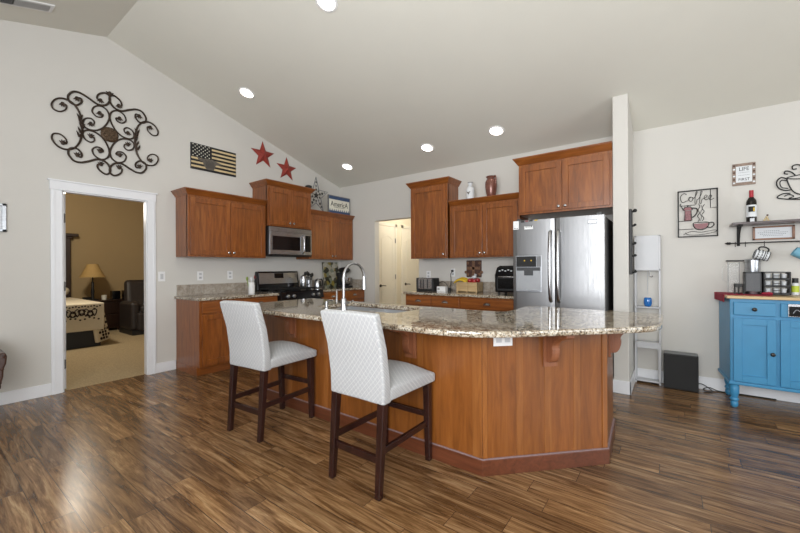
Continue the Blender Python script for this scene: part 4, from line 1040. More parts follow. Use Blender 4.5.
for i in range(6): MB().box(3.235 + i * .036, 3.255 + i * .036, 4.308, 4.3105, CT + .285 + (i % 2) * .012, CT + .297 + (i % 2) * .012).build('button', 'paper', af)
for x in (3.22, 3.45):
    for y in (4.35, 4.58): MB().lathe([(.015, CT), (.018, CT + .032)], (x, y, 0), 12).build('foot', 'blackm', af)

# ------------------------------------------------------------------ right-hand wall
# coffee wire art
cf = thing('coffee_wire_art', 'black wire coffee picture with maroon pot and cup in a square frame', 'wall art', (5.142, YB, 1.77))
X0, X1, Z0, Z1 = 4.985, 5.302, 1.535, 2.012
def W_(a, b, o=.02): return (X0 + (X1 - X0) * a, YB - o, Z0 + (Z1 - Z0) * b)
def wire(P, r=.0032, o=.018, closed=False, name='wire', m='ink', sm=True):
    pts = [W_(a, b, o) for a, b in P]
    if sm: pts = catmull(pts, 4, closed)
    return MB().tube(pts, r, 5, closed=closed).build(name, m, cf)
fr_ = MB(TB)
for b_ in ((X0, X1, Z0, Z0 + .010), (X0, X1, Z1 - .010, Z1), (X0, X0 + .010, Z0, Z1), (X1 - .010, X1, Z0, Z1)): fr_.box(b_[0], b_[1], .008, .026, b_[2], b_[3])
fr_.build('frame', 'ink', cf)
# script lettering drawn as wire strokes: C o f f e e
S = lambda pts, ox, sc=1.0: [(ox + a * sc, .76 + b * sc) for a, b in pts]
wire([(.23, .915), (.17, .945), (.09, .90), (.08, .82), (.13, .755), (.22, .775)], .003, name='letter')
wire([(.22, .775), (.27, .79), (.30, .85), (.36, .85), (.39, .81), (.35, .765), (.30, .78), (.30, .83), (.36, .85), (.42, .82)], .0027, name='letter')
wire([(.42, .82), (.48, .90), (.50, .96), (.47, .95), (.45, .85), (.44, .72), (.47, .70), (.49, .78), (.53, .80)], .0027, name='letter')
wire([(.53, .80), (.60, .90), (.62, .96), (.59, .95), (.57, .85), (.56, .72), (.59, .70), (.61, .78), (.65, .80)], .0027, name='letter')
wire([(.65, .80), (.72, .82), (.74, .86), (.70, .87), (.67, .82), (.70, .77), (.76, .78)], .0027, name='letter')
wire([(.76, .78), (.83, .81), (.85, .85), (.81, .86), (.78, .81), (.82, .76), (.91, .79)], .0027, name='letter')
wire([(.05, .68), (.45, .68)], sm=False); wire([(.82, .98), (.82, .60), (.98, .60)], sm=False); wire([(.03, .35), (.35, .35)], sm=False); wire([(.03, .17), (.4, .17)], sm=False)
def plate(P, name, m, o=.014, th=.004):
    return MB().prism([W_(a, b, o) for a, b in P], (0, -th, 0)).build(name, m, cf)
plate([(.17, .36), (.36, .36), (.34, .57), (.19, .57)], 'pot_body', 'maroon'); plate([(.15, .58), (.37, .58), (.33, .64), (.19, .64)], 'pot_lid', 'maroon')
wire([(.17, .36), (.36, .36), (.34, .57), (.38, .59), (.33, .65), (.19, .65), (.14, .59), (.19, .57)], .004, closed=True, sm=False)
wire([(.20, .37), (.20, .5), (.24, .38), (.25, .5), (.29, .38), (.30, .5), (.34, .38), (.33, .5)], .002, sm=False)
wire([(.26, .65), (.26, .69)], .005, sm=False); wire([(.15, .58), (.10, .66), (.06, .70), (.09, .73)], .004)
wire([(.36, .62), (.48, .60), (.49, .52), (.42, .44), (.35, .42)], .006)
plate([(.41, .28), (.44, .20), (.52, .165), (.64, .165), (.73, .20), (.77, .28)], 'cup_bowl', 'maroon')
wire([(.40, .29), (.59, .305), (.78, .29), (.73, .19), (.64, .155), (.52, .155), (.44, .19)], .004, closed=True)
wire([(.77, .28), (.87, .29), (.90, .24), (.83, .19), (.74, .20)], .005)
wire([(.15, .06), (.35, .12), (.60, .095), (.92, .13), (.93, .09), (.60, .045), (.28, .05), (.2, .1)], .0025)
wire([(.52, .32), (.55, .38), (.50, .44), (.55, .50), (.52, .57), (.56, .64), (.53, .70)], .003); wire([(.62, .33), (.66, .39), (.61, .46), (.67, .53), (.62, .60), (.68, .68)], .003)
wire([(.57, .33), (.60, .42), (.57, .50), (.62, .58), (.60, .66)], .002)
# LIFE ... FIRST sign
lf = thing('life_sign', 'small square white sign with distressed frame reading LIFE and FIRST', 'sign', (5.49, YB, 2.12))
MB(TB).box(5.409, 5.573, .001, .012, 2.012, 2.222).build('frame', 'tanframe', lf, bev=.003)
MB(TB).box(5.434, 5.548, .012, .015, 2.040, 2.194).build('panel', 'paper', lf)
text_mesh('lettering', 'LIFE', .048, 'ink', lf, (5.491, YB - .0155, 2.165), 'Y', sx=.9)
text_mesh('lettering', 'FIRST', .036, 'ink', lf, (5.491, YB - .0155, 2.066), 'Y', sx=.95)
mb = MB(TB)
for z in (2.13, 2.105): 
    for k in range(7): mb.box(5.452 + k * .0115, 5.460 + k * .0115, .015, .0158, z, z + .004)
mb.build('small_print', 'pageink', lf)
for k in range(6):
    for a in (5.421, 5.561): MB(TB).box(a - .008, a + .008, .012, .0135, 2.03 + k * .033, 2.045 + k * .033).build('worn_patch', 'plaque' if k % 2 else 'paper', lf)
# big wire cup
cw = thing('wire_cup_art', 'black wire steaming coffee cup outline on the wall above the shelf', 'wall art', (5.85, YB, 1.97))
def cwire(P, r=.005, closed=False): return MB().tube(catmull([(a, YB - .012, b) for a, b in P], 5, closed), r, 6, closed=closed).build('wire', 'ink', cw, smooth=True)
cwire([(5.775, 2.035), (5.79, 1.97), (5.82, 1.905), (5.87, 1.875), (5.95, 1.875), (6.0, 1.905), (6.03, 1.97), (6.045, 2.035)])
cwire([(5.775, 2.035), (5.83, 2.05), (5.91, 2.055), (5.99, 2.05), (6.045, 2.035), (5.99, 2.02), (5.91, 2.015), (5.83, 2.02)], .004, True)
cwire([(5.775, 2.03), (5.74, 2.045), (5.712, 2.01), (5.722, 1.955), (5.765, 1.925), (5.80, 1.925)]); cwire([(5.78, 2.01), (5.745, 2.02), (5.732, 1.995), (5.745, 1.955), (5.785, 1.94)], .004)
cwire([(5.80, 1.895), (5.75, 1.895), (5.715, 1.865), (5.77, 1.845), (5.84, 1.835), (5.91, 1.83), (6.0, 1.835), (6.09, 1.86), (6.06, 1.89), (6.02, 1.895)])
cwire([(5.76, 1.87), (5.79, 1.885), (5.82, 1.865), (5.79, 1.85), (5.83, 1.845), (5.91, 1.855), (6.0, 1.85), (6.03, 1.875)], .004)
cwire([(5.83, 2.055), (5.80, 2.09), (5.77, 2.10), (5.762, 2.08), (5.785, 2.07)]); cwire([(5.87, 2.06), (5.88, 2.11), (5.85, 2.145), (5.815, 2.14), (5.815, 2.11), (5.84, 2.11)])
cwire([(5.93, 2.06), (5.90, 2.11), (5.92, 2.16), (5.96, 2.165), (5.97, 2.13), (5.945, 2.12)]); cwire([(5.98, 2.055), (6.02, 2.09), (6.05, 2.10), (6.055, 2.075)])
# shelf with rail
shf = thing('wall_shelf', 'dark wooden wall shelf on black iron brackets above the blue cabinet', 'shelf', (6.1, YB, 1.62))
MB().box(5.385, 6.75, 4.54, 4.779, 1.618, 1.638).build('board', 'shelfwood', shf, bev=.003)
for x in (5.45, 6.68):
    b_ = MB().box(x - .011, x + .011, 4.765, 4.779, 1.43, 1.618).box(x - .011, x + .011, 4.58, 4.779, 1.604, 1.618)
    b_.build('bracket', 'ink', shf, bev=.002)
    MB().tube(catmull([(x, 4.765, 1.47), (x, 4.72, 1.50), (x, 4.69, 1.55), (x, 4.62, 1.60)], 5), .006).build('bracket_scroll', 'ink', shf)
    MB().tube([(x, 4.775, 1.452), (x, 4.66, 1.452)], .006).build('rail_arm', 'ink', shf)
rl = MB().tube([(5.375, 4.66, 1.452), (6.74, 4.66, 1.452)], .006, 8).build('hanging_rail', 'ink', shf, smooth=True)
for x, s_ in ((5.375, -1), (6.74, 1)): MB().ball((x, 4.66, 1.452), .013, 8).tube([(x, 4.66, 1.452), (x + s_ * .012, 4.66, 1.452), (x + s_ * .035, 4.66, 1.452)], .01, 8, rs=[.006, .014, .001]).build('finial', 'ink', rl, smooth=True)
for x in (5.415, 5.485, 5.612, 5.875, 6.05): MB().tube(catmull([(x, 4.66, 1.462), (x, 4.652, 1.455), (x, 4.66, 1.438), (x, 4.655, 1.418), (x, 4.645, 1.424)], 3), .003, 5).build('hook', 'ink', rl)
# wine bottle
wb = thing('wine_bottle', 'dark wine bottle with red foil and white label on the wall shelf', 'bottle', (5.527, 4.655, 1.638))
MB().lathe([(.030, 1.638), (.0365, 1.642), (.0365, 1.825), (.033, 1.845), (.017, 1.87), (.0145, 1.88), (.0145, 1.925), (.0155, 1.928), (.0155, 1.935)], (5.527, 4.655, 0), 24).build('bottle_glass', 'wine', wb, smooth=True)
MB().lathe([(.0165, 1.872), (.0158, 1.88), (.0158, 1.937), (0, 1.9375)], (5.527, 4.655, 0), 20).build('foil', 'foilred', wb, smooth=True)
def arc_label(c, r, a0, a1, z0, z1, nm, m, par, n=10, th=.0006):
    mb = MB(); prev = None
    for k in range(n + 1):
        a = a0 + (a1 - a0) * k / n; cur = [mb._v((c[0] + q * math.cos(a), c[1] + q * math.sin(a), z)) for q, z in ((r, z0), (r + th, z0), (r + th, z1), (r, z1))]
        if prev:
            for j in range(4): mb.bm.faces.new((prev[j], prev[(j+1) % 4], cur[(j+1) % 4], cur[j]))
        else: mb.bm.faces.new(cur)
        prev = cur
    mb.bm.faces.new(prev[::-1]); return mb.build(nm, m, par)
lb_ = arc_label((5.527, 4.655), .0368, -PI * 1.02, PI * .02, 1.69, 1.80, 'label', 'paper', wb)
arc_label((5.527, 4.655), .0375, -PI * .72, -PI * .33, 1.735, 1.785, 'label_picture', 'ink', lb_); arc_label((5.527, 4.655), .0382, -PI * .44, -PI * .34, 1.74, 1.772, 'label_picture', 'yellow', lb_)
arc_label((5.527, 4.655), .0368, -PI * .62, -PI * .36, 1.645, 1.675, 'lower_label', 'paper', wb)
cl = thing('corkscrew_figure', 'small brass cork puller figure beside the wine bottle', 'ornament', (5.625, 4.65, 1.638))
MB().box(5.60, 5.65, 4.635, 4.665, 1.638, 1.648).tube([(5.61, 4.65, 1.648), (5.622, 4.65, 1.672)], .007).tube([(5.64, 4.65, 1.648), (5.63, 4.65, 1.672)], .007).ball((5.627, 4.65, 1.68), .010, 8).build('figure_body', 'tanstripe', cl)
MB().ball((5.632, 4.648, 1.698), .008, 8).build('figure_head', 'plaque', cl)
# framed saying under the shelf
fs = thing('framed_saying', 'long narrow brown framed saying below the wall shelf', 'picture frame', (5.69, YB, 1.54))
g = MB(TB)
for b_ in ((5.549, 5.826, 1.48, 1.495), (5.549, 5.826, 1.592, 1.607), (5.549, 5.566, 1.48, 1.607), (5.809, 5.826, 1.48, 1.607)): g.box(b_[0], b_[1], .001, .02, b_[2], b_[3])
g.build('frame', 'oak', fs, bev=.002); pp = MB(TB).box(5.566, 5.809, .002, .008, 1.495, 1.592).build('paper', 'paper', fs)
mb = MB(TB)
for z, n_, x_ in ((1.56, 8, 5.625), (1.545, 15, 5.585), (1.53, 13, 5.60), (1.516, 10, 5.62)):
    for k in range(n_): mb.box(x_ + k * .0135, x_ + .009 + k * .0135, .008, .0086, z, z + .005)
mb.build('small_print', 'pageink', pp)
# mugs hanging on the rail
def mug(x, z, ang, m, label, r=.042, h=.095, pattern=False):
    t = thing('hanging_mug', label, 'mug', (x, 4.65, z), 'mugs on the rail')
    T = Matrix.Translation((x, 4.65, z)) @ Matrix.Rotation(ang, 4, 'Y') @ Matrix.Translation((-r - .024, 0, -h / 2))
    MB(T).lathe([(r * .85, 0), (r, .008), (r, h), (r - .005, h), (r - .006, .01), (0, .008)], (0, 0, 0), 24).build('cup', m, t, smooth=True)
    MB(T).tube(catmull([(r - .002, 0, h * .82), (r + .024, 0, h * .80), (r + .034, 0, h * .5), (r + .022, 0, h * .22), (r - .002, 0, h * .2)], 5), .006, 8).build('handle', 'ink' if pattern else m, t, smooth=True)
    if pattern:
        for k in range(12):
            a = 2 * PI * k / 12
            for zz in (.02, .05, .075):
                p = Vector((math.cos(a) * (r + .0005), math.sin(a) * (r + .0005), zz)); tn = Vector((-math.sin(a), math.cos(a), 0))
                MB(T).tube([p - tn * .007 + Vector((0, 0, .008)), p, p + tn * .008 + Vector((0, 0, .009))], .0032, 4).build('leaf_mark', 'ink', t)
        for zz in (.004, .038, h - .004): MB(T).lathe([(r + .0002, zz - .003), (r + .0012, zz), (r + .0002, zz + .003)], (0, 0, 0), 24).build('band', 'ink', t)
mug(5.612, 1.398, math.radians(-72), 'paper', 'black and white patterned mug hanging by its handle from the rail', .042, .105, True)
mug(5.875, 1.395, math.radians(-58), 'teal', 'pale blue mug hanging at the right edge of the picture', .042, .10)

# ladder shelf unit and its glass
ls = thing('shelf_tower', 'narrow pale metal shelf tower with closed top panel beside the wing wall', 'shelf unit', (4.73, 4.68, 0))
for x in (4.62, 4.832): 
    for y in (4.655, 4.755): MB().box(x - .008, x + .008, y - .008, y + .008, 0, 1.565).build('post', 'whitem', ls, bev=.002)
for z in (.02, .425, .798, 1.195, 1.55):
    MB().box(4.612, 4.84, 4.647, 4.763, z, z + .014).build('shelf', 'whitem', ls, bev=.002)
MB().box(4.628, 4.824, 4.646, 4.656, 1.205, 1.562).build('panel_door', 'whitem', ls, bev=.001)
MB().tube(catmull([(4.79, 4.65, .41), (4.815, 4.65, .36), (4.82, 4.65, .22), (4.822, 4.65, .06)], 5), .004).build('wire_brace', 'whitem', ls)
MB().tube([(4.725, 4.72, 1.19), (4.725, 4.72, .94)], .003).build('hanging_rod', 'whitem', ls)
MB().tube(catmull([(4.745, 4.70, 1.19), (4.745, 4.70, 1.14), (4.76, 4.70, 1.125), (4.772, 4.70, 1.14)], 4), .004).build('hook', 'chrome', ls)
MB().box(4.63, 4.822, 4.648, 4.652, .375, .425).build('front_rail', 'whitem', ls)
tag(MB().lathe([(.020, .824), (.032, .832), (.038, .865), (.036, .905), (.031, .918), (.029, .91), (.033, .865), (.027, .84), (0, .834)], (4.728, 4.69, -.012), 22).build('blue_glass_cup', 'blueglass', smooth=True), 'cobalt blue round glass cup on the pale shelf tower', 'cup')
# wall rack on the wing wall, seen edge on
rk = thing('wine_rack', 'black vertical wall rack with knobs on the side of the wing wall', 'rack', (4.60, 4.26, 1.47))
MB().box(4.6005, 4.622, 4.20, 4.32, 1.16, 1.80).build('back_plate', 'blackm', rk, bev=.004)
for z in (1.78, 1.64, 1.46, 1.34, 1.18):
    MB().tube(catmull([(4.620, 4.26, z), (4.634, 4.26, z), (4.644, 4.26, z + .012)], 3), .009).ball((4.645, 4.26, z + .008), .018 if z > 1.7 else .013, 10).build('peg', 'ink', rk, smooth=True)
# black speaker
sb = thing('subwoofer', 'black box speaker on the floor beside the shelf tower', 'speaker', (5.0, 4.68, 0))
MB().box(4.862, 5.140, 4.60, 4.762, .0, .352).build('cabinet', 'blackm', sb, bev=.006)
MB().box(4.868, 5.134, 4.594, 4.602, .008, .344).build('grille', 'ink', sb, bev=.002)
MB().box(4.866, 5.136, 4.612, 4.758, .3521, .3545).build('grey_top', 'grey', sb)  # top face coloured a paler grey than the box
tag(MB().tube(catmull([(5.135, 4.74, .05), (5.17, 4.745, .055), (5.22, 4.73, .03), (5.25, 4.70, .008), (5.20, 4.68, .006), (5.18, 4.70, .02), (5.23, 4.745, .03), (5.30, 4.75, .007), (5.42, 4.755, .007), (5.7, 4.757, .007)], 6), .0045, 6).build('speaker_cord', 'blackm', smooth=True), 'black cord trailing from the speaker along the baseboard', 'cord')

# blue cabinet
bc = thing('blue_cabinet', 'sky blue painted buffet cabinet with turned legs and wood top', 'cabinet', (6.0, 4.5, 0))
BX0, BX1, BY0, BY1 = 5.340, 6.70, 4.30, 4.76
BXB = 5.305
MB().prism([(BX0, BY0, .205), (BX1, BY0, .205), (BX1, BY1, .205), (BXB, BY1, .205)], (0, 0, .749)).build('body', 'blue', bc, bev=.004)
MB().prism([(BX0 - .010, BY0 - .015, .205), (BX1 + .012, BY0 - .015, .205), (BX1 + .012, BY1, .205), (BXB - .012, BY1, .205)], (0, 0, .027)).build('bottom_moulding', 'blue', bc, bev=.006)
MB().prism([(BX0 - .02, BY0 - .028, .954), (BX1 + .022, BY0 - .028, .954), (BX1 + .022, BY1 + .005, .954), (BXB - .022, BY1 + .005, .954)], (0, 0, .024)).build('top', 'butcher', bc, bev=.004)
TBL = TBK(BY0)
def bdoor(a0, a1, knob_a):
    d = shaker(TBL, a0, a1, .24, .787, 0, bc, 'blue', rail=.055, th=.018); knob(TBL, knob_a, .50, .018, d, 'pewter', .016); return d
def bdraw(a0, a1):
    d = MB(TBL).box(a0, a1, 0, .016, .812, .925).build('drawer', 'blue', bc, bev=.006); knob(TBL, (a0 + a1) / 2, .868, .016, d, 'pewter', .017); return d
bdraw(5.362, 5.625); bdoor(5.362, 5.625, 5.602); bdoor(5.650, 5.98, 5.955); bdoor(6.0, 6.32, 6.29); bdoor(6.345, 6.68, 6.37)
MB(TBL).box(5.650, 5.98, 0, .016, .812, .925).build('drawer', 'blue', bc, bev=.006)
bdraw(6.0, 6.32); bdraw(6.345, 6.68)
for x in (BX0 + .03, BX1 - .03):
    for y in (BY0 + .03, BY1 - .04):
        MB().lathe([(.016, 0), (.026, .012), (.026, .045), (.020, .052), (.031, .065), (.031, .075), (.022, .085), (.033, .13), (.034, .175), (.030, .185), (.036, .205)], (x, y, 0), 20).build('leg', 'blue', bc, smooth=True)
pl = thing('photo_plate', 'black and silver plate fixed on the blue drawer at the picture edge', 'plate', (5.76, 4.27, .85))
MB(TBL).box(5.692, 5.86, .016, .026, .82, .925).build('plate_back', 'chrome', pl, bev=.002)
MB(TBL).box(5.697, 5.855, .026, .030, .825, .906).build('plate_face', 'black', pl)
MB(TBL).tube(catmull([(5.72, .031, .85), (5.74, .031, .88), (5.77, .031, .86), (5.79, .031, .89), (5.82, .031, .84)], 4), .003, 5).build('etched_line', 'pageink', pl)
# red cloth draped over the left end
CZT = .9785
mb = MB(); n_ = 10
pts = [(5.335, 4.78 - .32 * 0)]
mb.prism([(5.312, 4.38, CZT), (5.62, 4.37, CZT), (5.60, 4.76, CZT), (5.276, 4.76, CZT)], (0, 0, .005))
mb.prism([(5.306, 4.38, CZT + .005), (5.312, 4.38, CZT + .005), (5.276, 4.76, CZT + .005), (5.270, 4.76, CZT + .005)], (0, 0, -.07))
tag(mb.build('table_runner', 'redcloth', bev=.002), 'dark red cloth hanging over the left end of the blue cabinet', 'cloth')
CL = CZT + .006
gb = thing('glass_pitcher', 'tall clear glass pitcher with black lid at the left of the blue cabinet', 'pitcher', (5.395, 4.62, CL))
gj = MB().box(5.352, 5.438, 4.58, 4.66, CL, CL + .295).build('jar', 'glass', gb, bev=.012)
MB().box(5.346, 5.468, 4.574, 4.666, CL + .294, CL + .308).build('lid', 'blackm', gb, bev=.004)
MB().tube(catmull([(5.353, 4.61, CL + .25), (5.322, 4.60, CL + .245), (5.318, 4.60, CL + .13), (5.353, 4.61, CL + .10)], 5), .004).build('handle', 'glass', gb, smooth=True)
for x in (5.356, 5.434): MB().box(x - .002, x + .002, 4.578, 4.582, CL + .01, CL + .29).build('edge_rib', 'grey', gb)
kc = thing('pod_holder', 'small black plastic holder in front of the glass pitcher', 'holder', (5.43, 4.52, CL))
MB().box(5.392, 5.400, 4.49, 4.55, CL, CL + .085).box(5.418, 5.426, 4.49, 4.55, CL, CL + .085).box(5.392, 5.446, 4.49, 4.55, CL + .062, CL + .092).box(5.450, 5.458, 4.48, 4.55, CL, CL + .09).build('holder_frame', 'blackm', kc, bev=.002)
mc = thing('steel_canister', 'round brushed steel canister behind the grey mesh caddy', 'canister', (5.54, 4.70, CL))
MB().lathe([(.052, CL), (.054, CL + .004), (.054, CL + .285), (.0, CL + .285)], (5.54, 4.70, 0), 28).build('canister_body', 'steel', mc, smooth=True)
MB().lathe([(.057, CL + .285), (.057, CL + .308), (.045, CL + .318), (0, CL + .320)], (5.54, 4.70, 0), 28).build('lid', 'steel', mc, smooth=True)
cc = thing('mesh_caddy', 'dark grey mesh caddy box in front of the steel canister', 'caddy', (5.52, 4.55, CL))
MB().box(5.468, 5.566, 4.50, 4.62, CL + .025, CL + .190).build('caddy_box', 'caddy', cc, bev=.003)
MB().box(5.463, 5.469, 4.496, 4.622, CL + .018, CL + .196).box(5.565, 5.571, 4.496, 4.622, CL + .018, CL + .196).box(5.463, 5.571, 4.496, 4.622, CL + .188, CL + .197).build('rim', 'blackm', cc)
MB().lathe([(.045, CL), (.05, CL + .025)], (5.518, 4.55, 0), 22).build('swivel_base', 'steel', cc, smooth=True)
dr_ = thing('pod_drawer_stack', 'three-tier black drawer rack holding pale pods on the blue cabinet', 'drawer rack', (5.66, 4.56, CL))
for z in (0, .064, .128, .192): MB().box(5.583, 5.752, 4.50, 4.64, CL + z, CL + z + .008).build('tier', 'blackm', dr_, bev=.001)
for x in (5.583, 5.742): MB().box(x, x + .010, 4.50, 4.64, CL, CL + .199).build('side', 'blackm', dr_, bev=.001)
for z in (0, .064, .128):
    d = MB().box(5.594, 5.741, 4.494, 4.500, CL + z + .006, CL + z + .020).build('tray_front', 'blackm', dr_)
    for k in range(2): MB().box(5.636 + k * .049, 5.644 + k * .049, 4.494, 4.50, CL + z + .008, CL + z + .062).build('divider', 'blackm', d)
    MB().box(5.645, 5.69, 4.488, 4.496, CL + z + .034, CL + z + .040).build('handle', 'blackm', d)
for z in (0, 1, 2):
    for k in range(3):
        t = tag(MB().lathe([(.014, 0), (.019, .040), (.021, .046), (0, .046)], (0, 0, 0), 14).build('coffee_pod', 'paper', smooth=True),
            'pale coffee pod in the %s tier, %s in the black rack' % (['bottom', 'middle', 'top'][z], ['left', 'centre', 'right'][k]), 'coffee pod', 'coffee pods in the rack')
        t.location = (5.615 + k * .050, 4.535, CL + z * .064 + .0085)
tag(MB().tube([(5.56, 4.42, CL + .012), (5.60, 4.41, CL + .016), (5.625, 4.405, CL + .012)], .012, 8, rs=[.008, .014, .01]).build('red_pouch', 'redcloth'), 'small dark red bundle lying before the grey mesh caddy', 'cloth')
sy_ = thing('syrup_bottle', 'small bottle with lime label and black cap beside the pod rack', 'bottle', (5.788, 4.56, CL))
MB().lathe([(.020, CL), (.023, CL + .006), (.023, CL + .09), (.016, CL + .105), (.016, CL + .11)], (5.785, 4.55, 0), 20).build('bottle_body', 'paper', sy_, smooth=True)
MB().lathe([(.020, CL + .105), (.020, CL + .145), (0, CL + .147)], (5.785, 4.55, 0), 18).build('cap', 'blackm', sy_, smooth=True)
arc_label((5.785, 4.55), .0235, -PI, 0, CL + .025, CL + .08, 'label', 'lime', sy_)

# ------------------------------------------------------------------ bedroom
bd = thing('bed', 'tall bed with dark wooden headboard and black bed skirt seen through the doorway', 'bed', (-3.5, 1.05, 0))
MB().box(-4.72, -2.50, .22, 1.86, .34, .67).build('mattress', 'quiltbase', bd, bev=.04)
MB().box(-4.70, -2.50, .24, 1.86, .01, .37).build('bed_skirt', 'blackm', bd)
hb = MB().box(-4.85, -4.76, .18, 1.90, 0, 1.86).build('headboard', 'dkwood', bd, bev=.01)
MB().box(-4.87, -4.70, .10, 1.98, 1.86, 1.90).box(-4.88, -4.66, .04, 2.06, 1.90, 1.96).build('cornice', 'dkwood', hb, bev=.01)
MB().box(-4.80, -4.70, 1.80, 1.945, 0, 1.86).build('post', 'dkwood', hb, bev=.008)
MB().box(-4.80, -4.70, .16, .30, 0, 1.86).build('post', 'dkwood', hb, bev=.008)
q = MB()
nx, ny = 14, 10
def qz(i, j): return 0
# quilt: top sheet, foot drop and a flared corner
q.box(-4.55, -2.47, .18, 1.90, .670, .70).box(-2.49, -2.455, .18, 1.90, .27, .70).box(-4.4, -2.47, 1.87, 1.905, .31, .70)
q.hexa([(-2.48, 1.78, .06), (-2.45, 1.82, .06), (-2.67, 2.04, .07), (-2.71, 2.01, .07), (-2.48, 1.70, .70), (-2.45, 1.72, .70), (-2.57, 1.905, .70), (-2.61, 1.90, .70)])
qt = tag(q.build('quilt', 'pattern', bev=.015), 'cream quilt with dark scroll embroidery spread over the bed', 'quilt')
random.seed(11)
mb = MB()
for k in range(13):
    y = .46 + k * .105; fz = 1 if k % 2 else -1
    for s_ in (1, -1):
        pts_ = [(-2.452, y + s_ * (.050 - .0048 * t) * math.cos(t * .75 + .3), .555 + fz * (.064 - .005 * t) * math.sin(t * .75 + .3)) for t in range(9)]
        mb.tube(pts_, .011, 5)
    for e_ in (-1, 1): mb.tube([(-2.452, y + .0525, .62), (-2.452, y + .0525 + e_ * .03, .59), (-2.452, y + .0525 + e_ * .02, .54), (-2.452, y + .0525, .50)], .008, 5)
for k in range(40): mb.ball((-2.454, .4 + k * .037, .655 + .008 * math.sin(k * 2.1)), .013, 6, (.3, 1.3, 1))
for k in range(26): mb.ball((-2.454, .4 + k * .057, .465 + .018 * math.sin(k * 1.7)), .014, 6, (.3, 1.3, 1))
e0, e1, f0, f1 = Vector((-2.45, 1.74, .66)), Vector((-2.56, 1.90, .66)), Vector((-2.46, 1.84, .12)), Vector((-2.67, 2.03, .12))
for k in range(12):
    for w_ in (.3, .55, .8):
        t = k / 11; p = e0.lerp(e1, w_ + .12 * (-1) ** k).lerp(f0.lerp(f1, w_ + .12 * (-1) ** k), t) + Vector((.012, -.006, 0)); mb.ball(p, .020, 6, (.6, 1, 1.2))
mb.build('embroidery', 'brownink', qt)
pw = tag(MB().ball((-4.35, 1.55, .83), .18, 16, (1.1, 1.7, .75)).build('pillow', 'pattern', smooth=True), 'cream bed pillow leaning near the headboard', 'pillow')
ns = thing('nightstand', 'black nightstand beside the bed holding the table lamp', 'nightstand', (-4.4, 2.35, 0))
MB().box(-4.62, -4.12, 1.97, 2.62, .06, .60).build('body', 'dkwood', ns, bev=.005); MB().box(-4.64, -4.09, 1.95, 2.64, .60, .63).build('top', 'dkwood', ns, bev=.005)
for z in (.12, .36):
    d = MB().box(-4.12, -4.105, 2.0, 2.59, z, z + .21).build('drawer', 'dkwood', ns, bev=.004); MB().ball((-4.095, 2.3, z + .105), .014, 10).build('knob', 'pewter', d)
for y in (2.0, 2.55):
    for x in (-4.6, -4.17): MB().box(x, x + .04, y, y + .04, 0, .06).build('foot', 'dkwood', ns)
lp = thing('table_lamp', 'table lamp with parchment shade on the bedroom nightstand', 'lamp', (-4.3, 2.19, .63))
MB().lathe([(.09, .63), (.09, .645), (.03, .66), (.022, .72), (.03, .80), (.02, .88), (.024, .98), (.01, 1.0), (.008, 1.10)], (-4.3, 2.19, 0), 18).build('base', 'blackm', lp, smooth=True)
MB().lathe([(.205, 1.085), (.175, 1.14), (.12, 1.26), (.088, 1.345), (.085, 1.345), (.117, 1.26), (.172, 1.14), (.202, 1.085)], (-4.3, 2.19, 0), 24).build('lamp_shade', 'shade', lp, smooth=True)
tag(MB().box(-4.22, -4.17, 2.01, 2.14, .63, .70).build('alarm_clock', 'black', bev=.006), 'small black clock on the nightstand left of the lamp', 'clock')
tag(MB().lathe([(.04, .63), (.045, .72), (.038, .72), (.035, .645), (0, .64)], (-4.25, 2.36, 0), 16).build('candle_cup', 'cream', smooth=True), 'cream candle cup on the nightstand right of the lamp', 'cup')
st2 = thing('side_table', 'low dark side table between nightstand and recliner', 'table', (-4.0, 2.8, 0))
MB().box(-4.55, -4.0, 2.67, 3.05, .55, .58).build('top', 'dkwood', st2, bev=.004)
for x in (-4.53, -4.05):
    for y in (2.69, 3.0): MB().box(x, x + .035, y, y + .035, 0, .55).build('leg', 'dkwood', st2)
MB().box(-4.55, -4.0, 2.67, 3.05, .18, .20).build('shelf', 'dkwood', st2)
for i, y in enumerate((2.47, 2.66)):
    z_ = .63 if i == 0 else .58
    tag(MB().box(-4.30, -4.16, y, y + .14, z_, z_ + (.17 if i == 0 else .22)).build('black_speaker', 'black', bev=.004), 'black box %s' % ('on the nightstand edge nearest the recliner' if i == 0 else 'on the side table beside the recliner'), 'box', 'black boxes in the bedroom')
tag(MB().lathe([(.035, .58), (.035, .72), (0, .722)], (-4.1, 2.87, 0), 14).build('white_tumbler', 'white', smooth=True), 'white tumbler on the bedroom side table', 'tumbler')
bk = thing('wicker_basket', 'patterned basket under the bedroom side table', 'basket', (-4.25, 2.86, .2))
MB().lathe([(.12, .20), (.15, .24), (.16, .40), (.15, .41), (.14, .24), (0, .22)], (-4.24, 2.86, 0), 18).build('weave', 'crate', bk, smooth=True)
MB().lathe([(.158, .395), (.168, .405), (.158, .415)], (-4.24, 2.86, 0), 18).build('rim', 'dkwood', bk, smooth=True)
rc = thing('recliner', 'dark brown leather recliner at the right side of the doorway view', 'recliner', (-3.5, 2.85, 0))
MB().box(-3.75, -3.12, 2.60, 3.12, .10, .46).build('seat_base', 'leather', rc, bev=.04)
MB().box(-3.70, -3.08, 2.62, 3.10, .40, .54).build('seat_cushion', 'leather', rc, bev=.05, seg=4)
MB().box(-3.16, -3.06, 2.56, 3.16, .08, .42).build('footrest', 'leather', rc, bev=.04, seg=4)
MB().hexa([(-3.85, 2.56, .35), (-3.62, 2.56, .35), (-3.62, 3.16, .35), (-3.85, 3.16, .35), (-4.0, 2.60, 1.02), (-3.82, 2.60, 1.02), (-3.82, 3.12, 1.02), (-4.0, 3.12, 1.02)]).build('backrest', 'leather', rc, bev=.07, seg=4)
